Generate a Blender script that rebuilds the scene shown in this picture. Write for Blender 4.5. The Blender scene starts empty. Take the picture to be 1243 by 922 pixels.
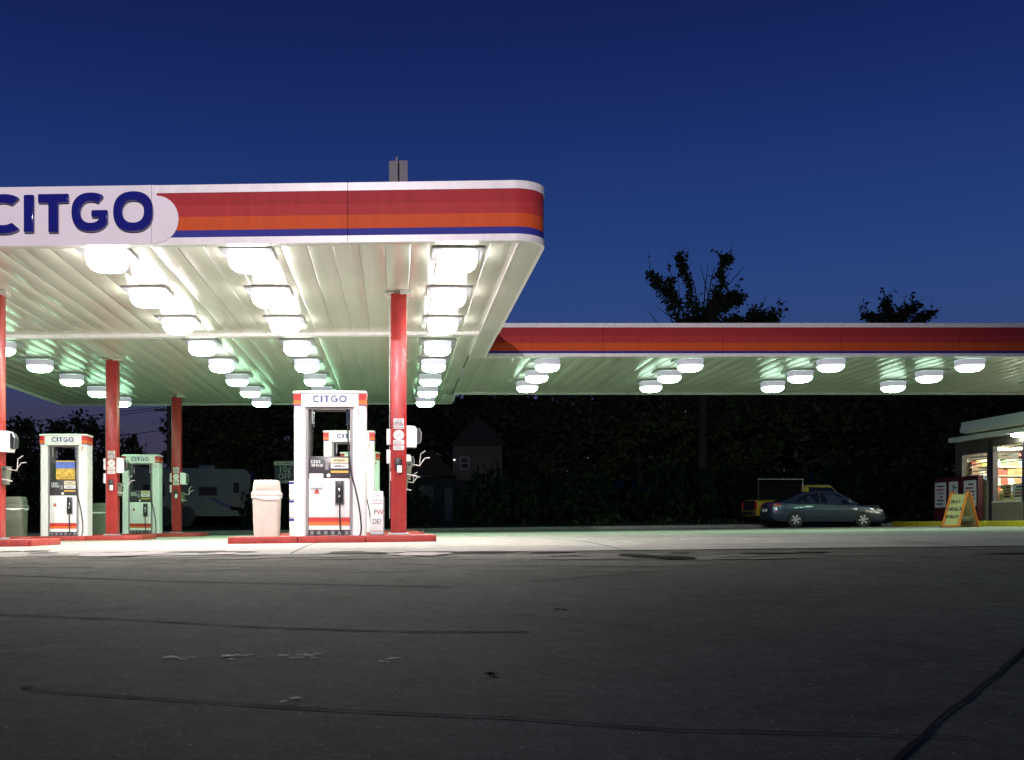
import bpy, bmesh, math, random
from mathutils import Vector, Matrix, noise as mnoise
R = math.radians
PI = math.pi
sc = bpy.context.scene
COL = sc.collection

# ------------------------------------------------------------------ camera
F, PX, PY, CZ = 1300.0, 482.0, 637.0, 0.305      # focal length in photo pixels, vanishing point, eye height
cam = bpy.data.cameras.new('camera')
cam.sensor_width = 36.0
cam.lens = 36.0 * F / 1243.0
cam.shift_x = (621.5 - PX) / 1243.0
cam.shift_y = (PY - 461.0) / 1243.0
cam.clip_start, cam.clip_end = 0.05, 2000.0
camo = bpy.data.objects.new('camera', cam)
camo.location = (0, 0, CZ)
camo.rotation_euler = (PI / 2, 0, 0)
COL.objects.link(camo)
sc.camera = camo

# ------------------------------------------------------------------ sky (dusk, sun well below the horizon)
world = bpy.data.worlds.new('World')
sc.world = world
world.use_nodes = True
wn, wl = world.node_tree.nodes, world.node_tree.links
wn.clear()
w_out = wn.new('ShaderNodeOutputWorld')
w_bg = wn.new('ShaderNodeBackground')
w_sky = wn.new('ShaderNodeTexSky')
w_sky.sky_type = 'NISHITA'
w_sky.sun_disc = False
w_sky.sun_elevation = R(-5.0)
w_sky.sun_rotation = R(-60)
w_sky.altitude = 200
w_sky.air_density = 1.0
w_sky.dust_density = 0.6
w_sky.ozone_density = 6.0
# dusk airglow: even in azimuth, navy overhead, slate blue low down, dull violet at the horizon
w_tc = wn.new('ShaderNodeTexCoord')
w_sep = wn.new('ShaderNodeSeparateXYZ')
w_ramp = wn.new('ShaderNodeValToRGB')
w_ramp.color_ramp.interpolation = 'B_SPLINE'
els = w_ramp.color_ramp.elements
stops = [(0.00, (0.050, 0.043, 0.066)), (0.10, (0.045, 0.040, 0.074)), (0.16, (0.029, 0.066, 0.205)),
         (0.24, (0.019, 0.052, 0.200)), (0.36, (0.0080, 0.022, 0.128)), (0.48, (0.0045, 0.0105, 0.070)), (1.0, (0.003, 0.006, 0.042))]
els[0].position, els[1].position = stops[0][0], stops[-1][0]
els[0].color, els[1].color = (*stops[0][1], 1), (*stops[-1][1], 1)
for p, c in stops[1:-1]:
    e = els.new(p); e.color = (*c, 1)
w_add = wn.new('ShaderNodeMix'); w_add.data_type = 'RGBA'; w_add.blend_type = 'ADD'
w_add.inputs[0].default_value = 1.0
w_mul = wn.new('ShaderNodeMix'); w_mul.data_type = 'RGBA'; w_mul.blend_type = 'MULTIPLY'
w_mul.inputs[0].default_value = 1.0
w_mul.inputs[7].default_value = (0.10, 0.10, 0.10, 1)
wl.new(w_tc.outputs['Generated'], w_sep.inputs[0])
wl.new(w_sep.outputs['Z'], w_ramp.inputs[0])
wl.new(w_sky.outputs[0], w_mul.inputs[6])
wl.new(w_mul.outputs[2], w_add.inputs[6])
wl.new(w_ramp.outputs[0], w_add.inputs[7])
wl.new(w_add.outputs[2], w_bg.inputs[0])
w_bg.inputs[1].default_value = 1.0
wl.new(w_bg.outputs[0], w_out.inputs[0])

sc.view_settings.view_transform = 'Standard'
sc.view_settings.look = 'None'
sc.view_settings.gamma = 1.0
sc.view_settings.use_curve_mapping = False
sc.view_settings.exposure = 0.0
sc.render.engine = 'CYCLES'
cy = sc.cycles
cy.use_denoising = True
try: cy.denoiser = 'OPENIMAGEDENOISE'
except Exception: pass
cy.max_bounces = 7; cy.diffuse_bounces = 4; cy.glossy_bounces = 4; cy.transmission_bounces = 5; cy.transparent_max_bounces = 8
cy.sample_clamp_indirect = 6.0
cy.caustics_reflective = False; cy.caustics_refractive = False

LAMP_L = {'white': 250.0, 'cool': 84.0, 'green': 72.0, 'wing': 66.0}   # lens radiance
FLOOD_W = 16000.0     # street floodlight behind the camera

# ------------------------------------------------------------------ terrain height
def smooth(t):
    t = max(0.0, min(1.0, t)); return t * t * (3 - 2 * t)
def g(x, y):
    h = 0.0
    if y < 18.0:
        d = 18.0 - y
        h -= 0.022 * (d * d / 4.0 if d < 2.0 else d - 1.0)
    xc = max(-40.0, min(30.0, x))
    h += 0.012 * xc * smooth((y - 2.0) / 14.0)
    if y > 47.0: h += 0.35 * smooth((y - 47.0) / 12.0) + 5.6 * smooth((y - 84.0) / 36.0)
    return h
def WX(px, y): return (px - PX) / F * y
def WZ(py, y): return CZ + (PY - py) / F * y
def ground_at(px, py):
    y = 1.0
    while y < 200:
        if g(WX(px, y), y) >= WZ(py, y): break
        y += 0.02
    return WX(px, y), y

# ------------------------------------------------------------------ materials
MATS = {}
def principled(name, col, rough=0.5, metal=0.0, spec=0.5, var=0.0, vscale=6.0, bump=0.0, bscale=40.0, coat=0.0, stretch=None, rvar=0.0, alpha=1.0, trans=0.0):
    if name in MATS: return MATS[name]
    m = bpy.data.materials.new(name); m.use_nodes = True
    n, l = m.node_tree.nodes, m.node_tree.links
    b = n['Principled BSDF']
    b.inputs['Base Color'].default_value = (*col, 1)
    b.inputs['Roughness'].default_value = rough
    b.inputs['Metallic'].default_value = metal
    b.inputs['Specular IOR Level'].default_value = spec
    if coat: b.inputs['Coat Weight'].default_value = coat; b.inputs['Coat Roughness'].default_value = 0.06
    if trans: b.inputs['Transmission Weight'].default_value = trans
    if var or bump or rvar:
        tc = n.new('ShaderNodeTexCoord')
        mp = n.new('ShaderNodeMapping')
        l.new(tc.outputs['Object'], mp.inputs[0])
        if stretch: mp.inputs['Scale'].default_value = stretch
    if var:
        t = n.new('ShaderNodeTexNoise'); t.inputs['Scale'].default_value = vscale; t.inputs['Detail'].default_value = 6; t.inputs['Roughness'].default_value = 0.65
        l.new(mp.outputs[0], t.inputs['Vector'])
        mr = n.new('ShaderNodeMapRange'); mr.inputs[1].default_value = 0.25; mr.inputs[2].default_value = 0.75
        mr.inputs[3].default_value = 1 - var; mr.inputs[4].default_value = 1 + var * 0.6
        l.new(t.outputs[0], mr.inputs[0])
        mx = n.new('ShaderNodeMix'); mx.data_type = 'RGBA'; mx.blend_type = 'MULTIPLY'; mx.inputs[0].default_value = 1
        mx.inputs[6].default_value = (*col, 1)
        l.new(mr.outputs[0], mx.inputs[7])
        l.new(mx.outputs[2], b.inputs['Base Color'])
    if rvar:
        t2 = n.new('ShaderNodeTexNoise'); t2.inputs['Scale'].default_value = vscale * 1.7; t2.inputs['Detail'].default_value = 4
        l.new(mp.outputs[0], t2.inputs['Vector'])
        mr2 = n.new('ShaderNodeMapRange'); mr2.inputs[1].default_value = 0.3; mr2.inputs[2].default_value = 0.7
        mr2.inputs[3].default_value = max(0.02, rough - rvar); mr2.inputs[4].default_value = min(1, rough + rvar)
        l.new(t2.outputs[0], mr2.inputs[0]); l.new(mr2.outputs[0], b.inputs['Roughness'])
    if bump:
        t3 = n.new('ShaderNodeTexNoise'); t3.inputs['Scale'].default_value = bscale; t3.inputs['Detail'].default_value = 5
        l.new(mp.outputs[0], t3.inputs['Vector'])
        bp = n.new('ShaderNodeBump'); bp.inputs['Strength'].default_value = bump; bp.inputs['Distance'].default_value = 0.02
        l.new(t3.outputs[0], bp.inputs['Height']); l.new(bp.outputs[0], b.inputs['Normal'])
    MATS[name] = m
    return m
def emissive(name, col, strength, base=0.8):
    if name in MATS: return MATS[name]
    m = bpy.data.materials.new(name); m.use_nodes = True
    n, l = m.node_tree.nodes, m.node_tree.links
    b = n['Principled BSDF']
    b.inputs['Base Color'].default_value = (base, base, base, 1)
    b.inputs['Roughness'].default_value = 0.35
    b.inputs['Emission Color'].default_value = (*col, 1)
    b.inputs['Emission Strength'].default_value = strength
    MATS[name] = m
    return m

M_white = principled('white_paint', (0.80, 0.79, 0.77), 0.35, var=0.16, vscale=5.0, stretch=(1.6, 1.6, 0.5))
M_trim = principled('white_trim', (0.80, 0.79, 0.78), 0.35, var=0.14, vscale=2.5, stretch=(3, 3, 1))
M_signface = principled('sign_face', (0.80, 0.77, 0.79), 0.25, var=0.05, vscale=1.5)
M_red = principled('fascia_red', (0.36, 0.035, 0.040), 0.55, spec=0.08, bump=0.05, bscale=1.2, var=0.14, vscale=1.6, stretch=(5, 5, 0.6))
M_red2 = principled('fascia_red_light', (0.42, 0.045, 0.045), 0.55, spec=0.08, bump=0.05, bscale=1.2, var=0.14, vscale=1.6, stretch=(5, 5, 0.6))
M_orange = principled('fascia_orange', (0.58, 0.090, 0.025), 0.55, spec=0.08, bump=0.05, bscale=1.2, var=0.12, vscale=1.6, stretch=(5, 5, 0.6))
M_blue = principled('fascia_blue', (0.035, 0.04, 0.26), 0.55, spec=0.08, bump=0.05, bscale=1.2, var=0.10, vscale=2)
M_letter = principled('letter_blue', (0.012, 0.012, 0.17), 0.12, coat=0.6, var=0.05)
M_soffit = principled('soffit_metal', (0.56, 0.555, 0.465), 0.25, spec=0.55, var=0.07, vscale=1.1, bump=0.04, bscale=1.6, stretch=(2.2, 0.4, 1))
M_flange = principled('soffit_flange', (0.56, 0.56, 0.50), 0.30, var=0.08, vscale=3)
M_roofm = principled('roof_sheet', (0.30, 0.30, 0.30), 0.6, var=0.2)
M_colred = principled('column_red', (0.36, 0.024, 0.022), 0.35, var=0.30, vscale=5, rvar=0.1, stretch=(2.5, 2.5, 0.6))
M_steel = principled('galvanised_steel', (0.42, 0.43, 0.45), 0.42, metal=0.8, var=0.2, vscale=8)
M_curbred = principled('curb_red', (0.36, 0.035, 0.025), 0.55, var=0.35, vscale=9, bump=0.2)
M_conc = principled('island_concrete', (0.42, 0.40, 0.36), 0.85, var=0.2, vscale=5, bump=0.2)
M_black = principled('black_plastic', (0.015, 0.015, 0.017), 0.4, var=0.2)
M_darkpanel = principled('dark_panel', (0.055, 0.045, 0.055), 0.3, var=0.15)
M_bezel = principled('grey_bezel', (0.23, 0.22, 0.23), 0.4, var=0.1)
M_rubber = principled('rubber', (0.012, 0.012, 0.012), 0.55, var=0.2)
M_cream = principled('cream_label', (0.66, 0.58, 0.36), 0.5, var=0.1, vscale=30)
M_yellowlab = principled('yellow_label', (0.55, 0.36, 0.05), 0.5, var=0.15, vscale=40)
M_whitelab = principled('white_label', (0.72, 0.72, 0.70), 0.5, var=0.15, vscale=30)
M_lcd = principled('display_grey', (0.10, 0.12, 0.12), 0.15, var=0.1)
M_ink = principled('dark_ink', (0.03, 0.03, 0.05), 0.6, var=0.1)
M_inkblue = principled('blue_ink', (0.02, 0.03, 0.18), 0.4, var=0.1)
M_inkred = principled('red_ink', (0.45, 0.03, 0.03), 0.4, var=0.1)
M_prange = principled('dispenser_orange', (0.70, 0.15, 0.03), 0.35, var=0.08)
M_pred = principled('dispenser_red', (0.52, 0.03, 0.03), 0.35, var=0.08)
M_purple = principled('dispenser_purple', (0.10, 0.05, 0.25), 0.35, var=0.08)
M_beige = principled('beige_plastic', (0.60, 0.50, 0.43), 0.5, var=0.12, vscale=4, bump=0.06, bscale=60)
M_greybin = principled('grey_green_plastic', (0.13, 0.14, 0.10), 0.5, var=0.15, vscale=4)
M_chrome = principled('chrome', (0.6, 0.6, 0.62), 0.15, metal=1.0, var=0.1)
M_handle = principled('pale_handle', (0.55, 0.52, 0.50), 0.4, var=0.1)
M_greyhouse = principled('lamp_housing', (0.34, 0.34, 0.36), 0.45, var=0.12)

# ------------------------------------------------------------------ mesh helpers
def lerp(a, b, t): return a + (b - a) * t
class MB:
    def __init__(s): s.v = []; s.f = []
    def add(s, vs, fs):
        o = len(s.v); s.v += [tuple(p) for p in vs]; s.f += [tuple(i + o for i in f) for f in fs]; return s
    def box(s, x0, x1, y0, y1, z0, z1, bev=0.0):
        if bev <= 0:
            return s.add([(x0, y0, z0), (x1, y0, z0), (x1, y1, z0), (x0, y1, z0), (x0, y0, z1), (x1, y0, z1), (x1, y1, z1), (x0, y1, z1)],
                         [(0, 3, 2, 1), (4, 5, 6, 7), (0, 1, 5, 4), (1, 2, 6, 5), (2, 3, 7, 6), (3, 0, 4, 7)])
        bm = bmesh.new(); bmesh.ops.create_cube(bm, size=1)
        for v in bm.verts:
            v.co = ((x0 + x1) / 2 + v.co.x * (x1 - x0), (y0 + y1) / 2 + v.co.y * (y1 - y0), (z0 + z1) / 2 + v.co.z * (z1 - z0))
        bmesh.ops.bevel(bm, geom=bm.edges[:], offset=bev, segments=2, profile=0.5, affect='EDGES')
        bm.verts.index_update()
        s.add([v.co[:] for v in bm.verts], [[v.index for v in f.verts] for f in bm.faces]); bm.free(); return s
    def prism(s, poly, axis, a, b):      # poly of 2D points, extruded along axis from a to b
        def P(u, w, d): return {'x': (d, u, w), 'y': (u, d, w), 'z': (u, w, d)}[axis]
        n = len(poly)
        return s.add([P(u, w, a) for u, w in poly] + [P(u, w, b) for u, w in poly],
                     [tuple(range(n)), tuple(range(2 * n - 1, n - 1, -1))] + [(i, i + n, (i + 1) % n + n, (i + 1) % n) for i in range(n)])
    def tube(s, pts, r, n=8, cap=True):
        pts = [Vector(p) for p in pts]; m = len(pts)
        rs = r if isinstance(r, (list, tuple)) else [r] * m
        up = Vector((0, 0, 1)); vs = []; fs = []
        prev = None
        for i, p in enumerate(pts):
            d = (pts[min(i + 1, m - 1)] - pts[max(i - 1, 0)])
            d = d.normalized() if d.length > 1e-9 else Vector((0, 0, 1))
            if prev is None:
                a = d.cross(up)
                if a.length < 1e-3: a = d.cross(Vector((1, 0, 0)))
            else:
                a = prev - d * prev.dot(d)
                if a.length < 1e-4: a = d.orthogonal()
            a.normalize(); prev = a; b = d.cross(a)
            for k in range(n):
                t = 2 * PI * k / n
                vs.append(p + (a * math.cos(t) + b * math.sin(t)) * rs[i])
        for i in range(m - 1):
            for k in range(n):
                fs.append((i * n + k, i * n + (k + 1) % n, (i + 1) * n + (k + 1) % n, (i + 1) * n + k))
        if cap: fs += [tuple(range(n - 1, -1, -1)), tuple(range((m - 1) * n, m * n))]
        return s.add(vs, fs)
    def rings(s, rings, cap0=True, cap1=True):   # list of equal-length closed loops
        n = len(rings[0]); vs = [p for r in rings for p in r]; fs = []
        for i in range(len(rings) - 1):
            for k in range(n):
                fs.append((i * n + k, i * n + (k + 1) % n, (i + 1) * n + (k + 1) % n, (i + 1) * n + k))
        if cap0: fs.append(tuple(range(n - 1, -1, -1)))
        if cap1: fs.append(tuple(range((len(rings) - 1) * n, len(rings) * n)))
        return s.add(vs, fs)
    def lathe(s, prof, n=24, axis='z', c=(0, 0, 0)):
        rg = []
        for r, h in prof:
            loop = []
            for k in range(n):
                t = 2 * PI * k / n; u, w = r * math.cos(t), r * math.sin(t)
                p = {'z': (u, w, h), 'y': (u, h, w), 'x': (h, u, w)}[axis]
                loop.append((p[0] + c[0], p[1] + c[1], p[2] + c[2]))
            rg.append(loop)
        return s.rings(rg, False, False)
    def mesh(s, name, mat, smooth_ang=None, recalc=True):
        me = bpy.data.meshes.new(name); me.from_pydata(s.v, [], s.f)
        if recalc:
            bm = bmesh.new(); bm.from_mesh(me); bmesh.ops.recalc_face_normals(bm, faces=bm.faces[:]); bm.to_mesh(me); bm.free()
        me.materials.append(mat)
        if smooth_ang is not None:
            me.shade_smooth() if hasattr(me, 'shade_smooth') else None
            try: me.set_sharp_from_angle(angle=R(smooth_ang))
            except Exception: pass
        me.update(); return me
    def build(s, name, mat, parent=None, smooth_ang=None, loc=None, world=False, recalc=True):
        o = bpy.data.objects.new(name, s.mesh(name, mat, smooth_ang, recalc)); COL.objects.link(o)
        if parent: o.parent = parent
        if world and parent:
            w = Vector((0, 0, 0)); p = parent
            while p: w += p.location; p = p.parent
            o.location = -w
        elif loc: o.location = loc
        return o
def link(name, me, parent=None, loc=(0, 0, 0), rot=(0, 0, 0), scale=None):
    o = bpy.data.objects.new(name, me); COL.objects.link(o); o.parent = parent; o.location = loc; o.rotation_euler = rot
    if scale: o.scale = scale
    return o
def tag(o, label=None, cat=None, group=None, kind=None):
    if label: o['label'] = label
    if cat: o['category'] = cat
    if group: o['group'] = group
    if kind: o['kind'] = kind
    return o
def thing(name, label, cat, loc, rz=0.0, group=None):
    o = bpy.data.objects.new(name, None); o.empty_display_size = 0.2; COL.objects.link(o)
    o.location = loc; o.rotation_euler = (0, 0, rz)
    return tag(o, label, cat, group)
def copy_tree(o, parent=None):
    c = o.copy(); COL.objects.link(c); c.parent = parent
    for ch in o.children: copy_tree(ch, c)
    return c
def text(body, size, mat, parent, loc, rot=(PI / 2, 0, 0), name='lettering', ext=0.002, align='CENTER', xs=1.0):
    cu = bpy.data.curves.new(name, 'FONT'); cu.body = body; cu.size = size; cu.extrude = ext
    cu.align_x = align; cu.align_y = 'CENTER'; cu.resolution_u = 2; cu.space_line = 0.9
    t = bpy.data.objects.new(name, cu); COL.objects.link(t)
    dg = bpy.context.evaluated_depsgraph_get(); dg.update()
    me = bpy.data.meshes.new_from_object(t.evaluated_get(dg))
    bpy.data.objects.remove(t); bpy.data.curves.remove(cu)
    me.materials.clear(); me.materials.append(mat); me.name = name
    return link(name, me, parent, loc, rot, (xs, 1, 1))

def print_row(n, size, mat, parent, loc, rot=(PI / 2, 0, 0), xs=1.0):
    # a row of print too small to read: short upright and cross strokes of letter size
    rr = random.Random(int(abs(loc[0] * 991 + loc[2] * 577)) + n); m = MB(); cw = 0.62 * size; h = 0.70 * size; t = 0.13 * size; x = -n * cw / 2
    for k in range(n):
        m.box(x, x + t, -h / 2, h / 2, -0.001, 0.001)
        if rr.random() < 0.6: m.box(x + cw * 0.62, x + cw * 0.62 + t, -h / 2, h / 2 * rr.choice((0.1, 1.0)), -0.001, 0.001)
        for q in (-1, 0, 1):
            if rr.random() < 0.6: m.box(x + t, x + cw * 0.62, q * (h / 2 - t / 2) - t / 2, q * (h / 2 - t / 2) + t / 2, -0.001, 0.001)
        x += cw
    o = m.build('print_row', mat, parent, loc=loc); o.rotation_euler = rot; o.scale = (xs, 1, 1); return o

# bold sans letters C I T G O as solid outlines: unit height, drawn in x-z, depth along +y
def letter(ch, depth, th=0.235):
    m = MB()
    def arc(cx, rx, a0, a1, n=28, e=2.35):
        closed = abs(a1 - a0) >= 359
        def P(a, ax, az):
            c, s_ = math.cos(a), math.sin(a)
            return (cx + ax * math.copysign(abs(c) ** (2 / e), c), 0.5 + az * math.copysign(abs(s_) ** (2 / e), s_))
        N = n if closed else n + 1
        rg = []
        for i in range(N):
            a = R(a0 + (a1 - a0) * i / n)
            o = P(a, rx, 0.515); q = P(a, rx - th * 1.05, 0.515 - th)
            rg.append([(o[0], 0, o[1]), (q[0], 0, q[1]), (q[0], depth, q[1]), (o[0], depth, o[1])])
        if closed: rg.append(rg[0])
        m.rings(rg, not closed, not closed)
    if ch == 'I': m.box(0, 0.275, 0, depth, 0, 1); w = 0.275
    if ch == 'T':
        m.prism([(0, 1), (0, 1 - th), (0.28, 1 - th), (0.28, 0), (0.555, 0), (0.555, 1 - th), (0.835, 1 - th), (0.835, 1)], 'y', 0, depth); w = 0.835
    if ch == 'O': arc(0.53, 0.53, 0, 360, 40); w = 1.06
    if ch == 'C': arc(0.52, 0.52, 47, 313); w = 0.90
    if ch == 'G':
        arc(0.52, 0.52, 50, 330)
        m.prism([(0.54, 0.55), (0.54, 0.36), (0.74, 0.36), (0.74, 0.20), (0.985, 0.20), (0.985, 0.55)], 'y', -0.003 * 1, depth + 0.003); w = 1.0
    return m, w
LET = {c: letter(c, 0.06) for c in 'CITGO'}
LETTHIN = {c: letter(c, 0.06, 0.17) for c in 'CITGO'}

# ------------------------------------------------------------------ ground, apron, kerbs
def sheet(name, x0, x1, y0, y1, dx, dy, off, mat, parent=None, fn=g):
    m = MB(); nx = max(1, round((x1 - x0) / dx)); ny = max(1, round((y1 - y0) / dy))
    for j in range(ny + 1):
        for i in range(nx + 1):
            x = x0 + (x1 - x0) * i / nx; y = y0 + (y1 - y0) * j / ny
            m.v.append((x, y, fn(x, y) + off))
    for j in range(ny):
        for i in range(nx):
            a = j * (nx + 1) + i; m.f.append((a, a + 1, a + nx + 2, a + nx + 1))
    return m.build(name, mat, parent, recalc=False, smooth_ang=60)

def ground_material(name, base, dark, fleck, scale=1.0, rough=0.85, flecks=True, spec=0.3):
    m = bpy.data.materials.new(name); m.use_nodes = True
    n, l = m.node_tree.nodes, m.node_tree.links
    b = n['Principled BSDF']; b.inputs['Specular IOR Level'].default_value = spec
    tc = n.new('ShaderNodeTexCoord')
    def noise(s, d=6, r=0.6):
        t = n.new('ShaderNodeTexNoise'); t.inputs['Scale'].default_value = s; t.inputs['Detail'].default_value = d; t.inputs['Roughness'].default_value = r
        l.new(tc.outputs['Object'], t.inputs['Vector']); return t
    big = noise(0.35 * scale, 5, 0.6); mid = noise(4 * scale, 6, 0.7); fine = noise(46 * scale, 5, 0.8)
    r1 = n.new('ShaderNodeValToRGB'); r1.color_ramp.elements[0].position = 0.37; r1.color_ramp.elements[1].position = 0.63
    r1.color_ramp.elements[0].color = (*dark, 1); r1.color_ramp.elements[1].color = (*base, 1)
    mix1 = n.new('ShaderNodeMath'); mix1.operation = 'MULTIPLY_ADD'; mix1.inputs[1].default_value = 0.5
    l.new(big.outputs[0], mix1.inputs[0])
    h2 = n.new('ShaderNodeMath'); h2.operation = 'MULTIPLY'; h2.inputs[1].default_value = 0.5
    l.new(mid.outputs[0], h2.inputs[0]); l.new(h2.outputs[0], mix1.inputs[2])
    l.new(mix1.outputs[0], r1.inputs[0])
    mr = n.new('ShaderNodeMapRange'); mr.inputs[1].default_value = 0.3; mr.inputs[2].default_value = 0.7; mr.inputs[3].default_value = 0.35; mr.inputs[4].default_value = 1.7
    l.new(fine.outputs[0], mr.inputs[0])
    mx = n.new('ShaderNodeMix'); mx.data_type = 'RGBA'; mx.blend_type = 'MULTIPLY'; mx.inputs[0].default_value = 1
    l.new(r1.outputs[0], mx.inputs[6]); l.new(mr.outputs[0], mx.inputs[7])
    last = mx.outputs[2]
    if flecks:      # oil drips and worn, polished lanes
        oil = noise(0.9, 7, 0.62); mo = n.new('ShaderNodeMapRange'); mo.inputs[1].default_value = 0.57; mo.inputs[2].default_value = 0.70; mo.inputs[3].default_value = 1.0; mo.inputs[4].default_value = 0.45
        l.new(oil.outputs[0], mo.inputs[0])
        coarse = noise(13.0, 3, 0.6); mc = n.new('ShaderNodeMapRange'); mc.inputs[1].default_value = 0.35; mc.inputs[2].default_value = 0.65; mc.inputs[3].default_value = 0.78; mc.inputs[4].default_value = 1.22
        l.new(coarse.outputs[0], mc.inputs[0])
        mm_ = n.new('ShaderNodeMath'); mm_.operation = 'MULTIPLY'; l.new(mo.outputs[0], mm_.inputs[0]); l.new(mc.outputs[0], mm_.inputs[1])
        mq = n.new('ShaderNodeMix'); mq.data_type = 'RGBA'; mq.blend_type = 'MULTIPLY'; mq.inputs[0].default_value = 1
        l.new(last, mq.inputs[6]); l.new(mm_.outputs[0], mq.inputs[7]); last = mq.outputs[2]
    if flecks:
        vo = n.new('ShaderNodeTexVoronoi'); vo.inputs['Scale'].default_value = 52
        l.new(tc.outputs['Object'], vo.inputs['Vector'])
        wn_ = n.new('ShaderNodeSeparateColor'); l.new(vo.outputs['Color'], wn_.inputs[0])
        gt = n.new('ShaderNodeMath'); gt.operation = 'GREATER_THAN'; gt.inputs[1].default_value = 0.968
        l.new(wn_.outputs[0], gt.inputs[0])
        lt = n.new('ShaderNodeMath'); lt.operation = 'LESS_THAN'; lt.inputs[1].default_value = 0.22
        l.new(vo.outputs['Distance'], lt.inputs[0])
        an = n.new('ShaderNodeMath'); an.operation = 'MULTIPLY'; l.new(gt.outputs[0], an.inputs[0]); l.new(lt.outputs[0], an.inputs[1])
        m3 = n.new('ShaderNodeMix'); m3.data_type = 'RGBA'; l.new(an.outputs[0], m3.inputs[0]); l.new(last, m3.inputs[6]); m3.inputs[7].default_value = (*fleck, 1)
        last = m3.outputs[2]
    l.new(last, b.inputs['Base Color'])
    b.inputs['Roughness'].default_value = rough
    bp = n.new('ShaderNodeBump'); bp.inputs['Strength'].default_value = 0.5; bp.inputs['Distance'].default_value = 0.006
    l.new(fine.outputs[0], bp.inputs['Height']); l.new(bp.outputs[0], b.inputs['Normal'])
    return m
M_asphalt = ground_material('asphalt', (0.126, 0.124, 0.096), (0.058, 0.059, 0.046), (0.62, 0.60, 0.55), spec=0.10)
M_slab = ground_material('concrete_slab', (0.42, 0.40, 0.35), (0.27, 0.255, 0.225), (0.3, 0.3, 0.3), 1.0, 0.8, False)
M_oldslab = ground_material('stained_slab', (0.40, 0.375, 0.33), (0.22, 0.21, 0.185), (0.3, 0.3, 0.3), 1.6, 0.85, False)
M_grass = ground_material('lawn', (0.035, 0.060, 0.018), (0.018, 0.032, 0.010), (0.1, 0.1, 0.1), 2.0, 0.95, False)
M_kerb = principled('kerb_concrete', (0.26, 0.27, 0.24), 0.85, var=0.3, vscale=3, bump=0.2)
M_yellow = principled('kerb_yellow', (0.74, 0.64, 0.03), 0.6, var=0.3, vscale=5, bump=0.15)
M_tar = principled('tar', (0.017, 0.017, 0.016), 0.95, spec=0.03, var=0.3)
M_oldpaint = principled('worn_paint', (0.60, 0.56, 0.50), 0.7, var=0.4, vscale=14)

def far_ground(x, y):
    if -29 < x < 39 and y < 45.4: return g(x, y) - 0.30
    return g(x, y)
terrain = sheet('ground', -420, 420, -60, 560, 10, 10, -0.02, M_grass, fn=lambda x, y: g(x, y) - (0.6 if (-42 < x < 42 and y < 50) else 0.0))
tag(terrain, kind='structure')
verge = sheet('grass_verge', -45, 45, 46.16, 62, 1.5, 1.0, 0.10, M_grass); tag(verge, kind='structure')
lot = sheet('asphalt_lot', -30, 40, -14, 46.0, 1.0, 0.5, 0.0, M_asphalt); tag(lot, kind='structure')

# concrete apron under the canopies: slabs with open joints
apron = sheet('concrete_apron', -14.6, 20.6, 14.0, 41.9, 1.0, 0.5, 0.0035, M_tar); tag(apron, kind='structure')
random.seed(5)
xs = [-14.6 + 4.4 * i for i in range(9)]
ys = [14.0, 15.6, 20.0, 24.4, 28.8, 33.2, 37.6, 41.9]
for j in range(len(ys) - 1):
    for i in range(len(xs) - 1):
        gp = 0.012
        sheet('slab', xs[i] + gp, xs[i + 1] - gp, ys[j] + gp, ys[j + 1] - gp, 1.1, 0.55, 0.0075 + random.uniform(0, 0.0015), M_slab if j else M_oldslab, apron)

def strip(name, pts, w, off, mat, parent, jag=0.0, seed=1):
    rnd = random.Random(seed); P = []
    for i in range(len(pts) - 1):
        a, b = pts[i], pts[i + 1]; n = max(2, int(math.hypot(b[0] - a[0], b[1] - a[1]) / 0.12))
        for k in range(n): P.append((a[0] + (b[0] - a[0]) * k / n, a[1] + (b[1] - a[1]) * k / n))
    P.append(pts[-1]); m = MB(); wob = 0.0
    for i, p in enumerate(P):
        a, b = P[max(0, i - 1)], P[min(len(P) - 1, i + 1)]
        d = Vector((b[0] - a[0], b[1] - a[1])); d.normalize(); nrm = Vector((-d.y, d.x))
        wob = wob * 0.9 + rnd.uniform(-jag, jag); ww = w * rnd.uniform(0.55, 1.3) / 2
        for s_ in (-1, 1):
            x = p[0] + nrm.x * (wob + s_ * ww); y = p[1] + nrm.y * (wob + s_ * ww)
            m.v.append((x, y, g(x, y) + off))
    for i in range(len(P) - 1): m.f.append((2 * i, 2 * i + 1, 2 * i + 3, 2 * i + 2))
    return m.build(name, mat, parent, recalc=True)
for k, (pp, w) in enumerate([
    ([(-40, 697), (200, 706), (400, 710), (545, 713)], 0.05), ([(0, 702), (130, 694), (240, 690)], 0.035),
    ([(-40, 745), (150, 753), (330, 763), (500, 768), (640, 768)], 0.035), ([(20, 748), (100, 742), (170, 738)], 0.02),
    ([(30, 838), (200, 850), (420, 864), (620, 873), (820, 888), (1180, 897)], 0.022),
    ([(1085, 930), (1150, 868), (1200, 828), (1248, 785)], 0.024),
    ([(640, 706), (720, 700), (800, 695)], 0.03), ([(845, 676), (930, 679), (1120, 684)], 0.04)]):
    strip('tar_seam', [ground_at(*p) for p in pp], w * 0.72, 0.005, M_tar, lot, 0.005, k)
rp = random.Random(9)
for (px, py, n, sx) in ((215, 800, 7, 40), (285, 799, 7, 34), (365, 797, 8, 60), (470, 803, 4, 24), (345, 851, 3, 20)):
    for k in range(n):
        a = px + rp.uniform(-sx, sx) * 0.5; b = py + rp.uniform(-3, 3); ln = rp.uniform(4, 18)
        strip('paint_scrape', [ground_at(a, b), ground_at(a + ln, b + rp.uniform(-1, 1))], 0.014, 0.006, M_oldpaint, lot, 0.004, k + px)
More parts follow.
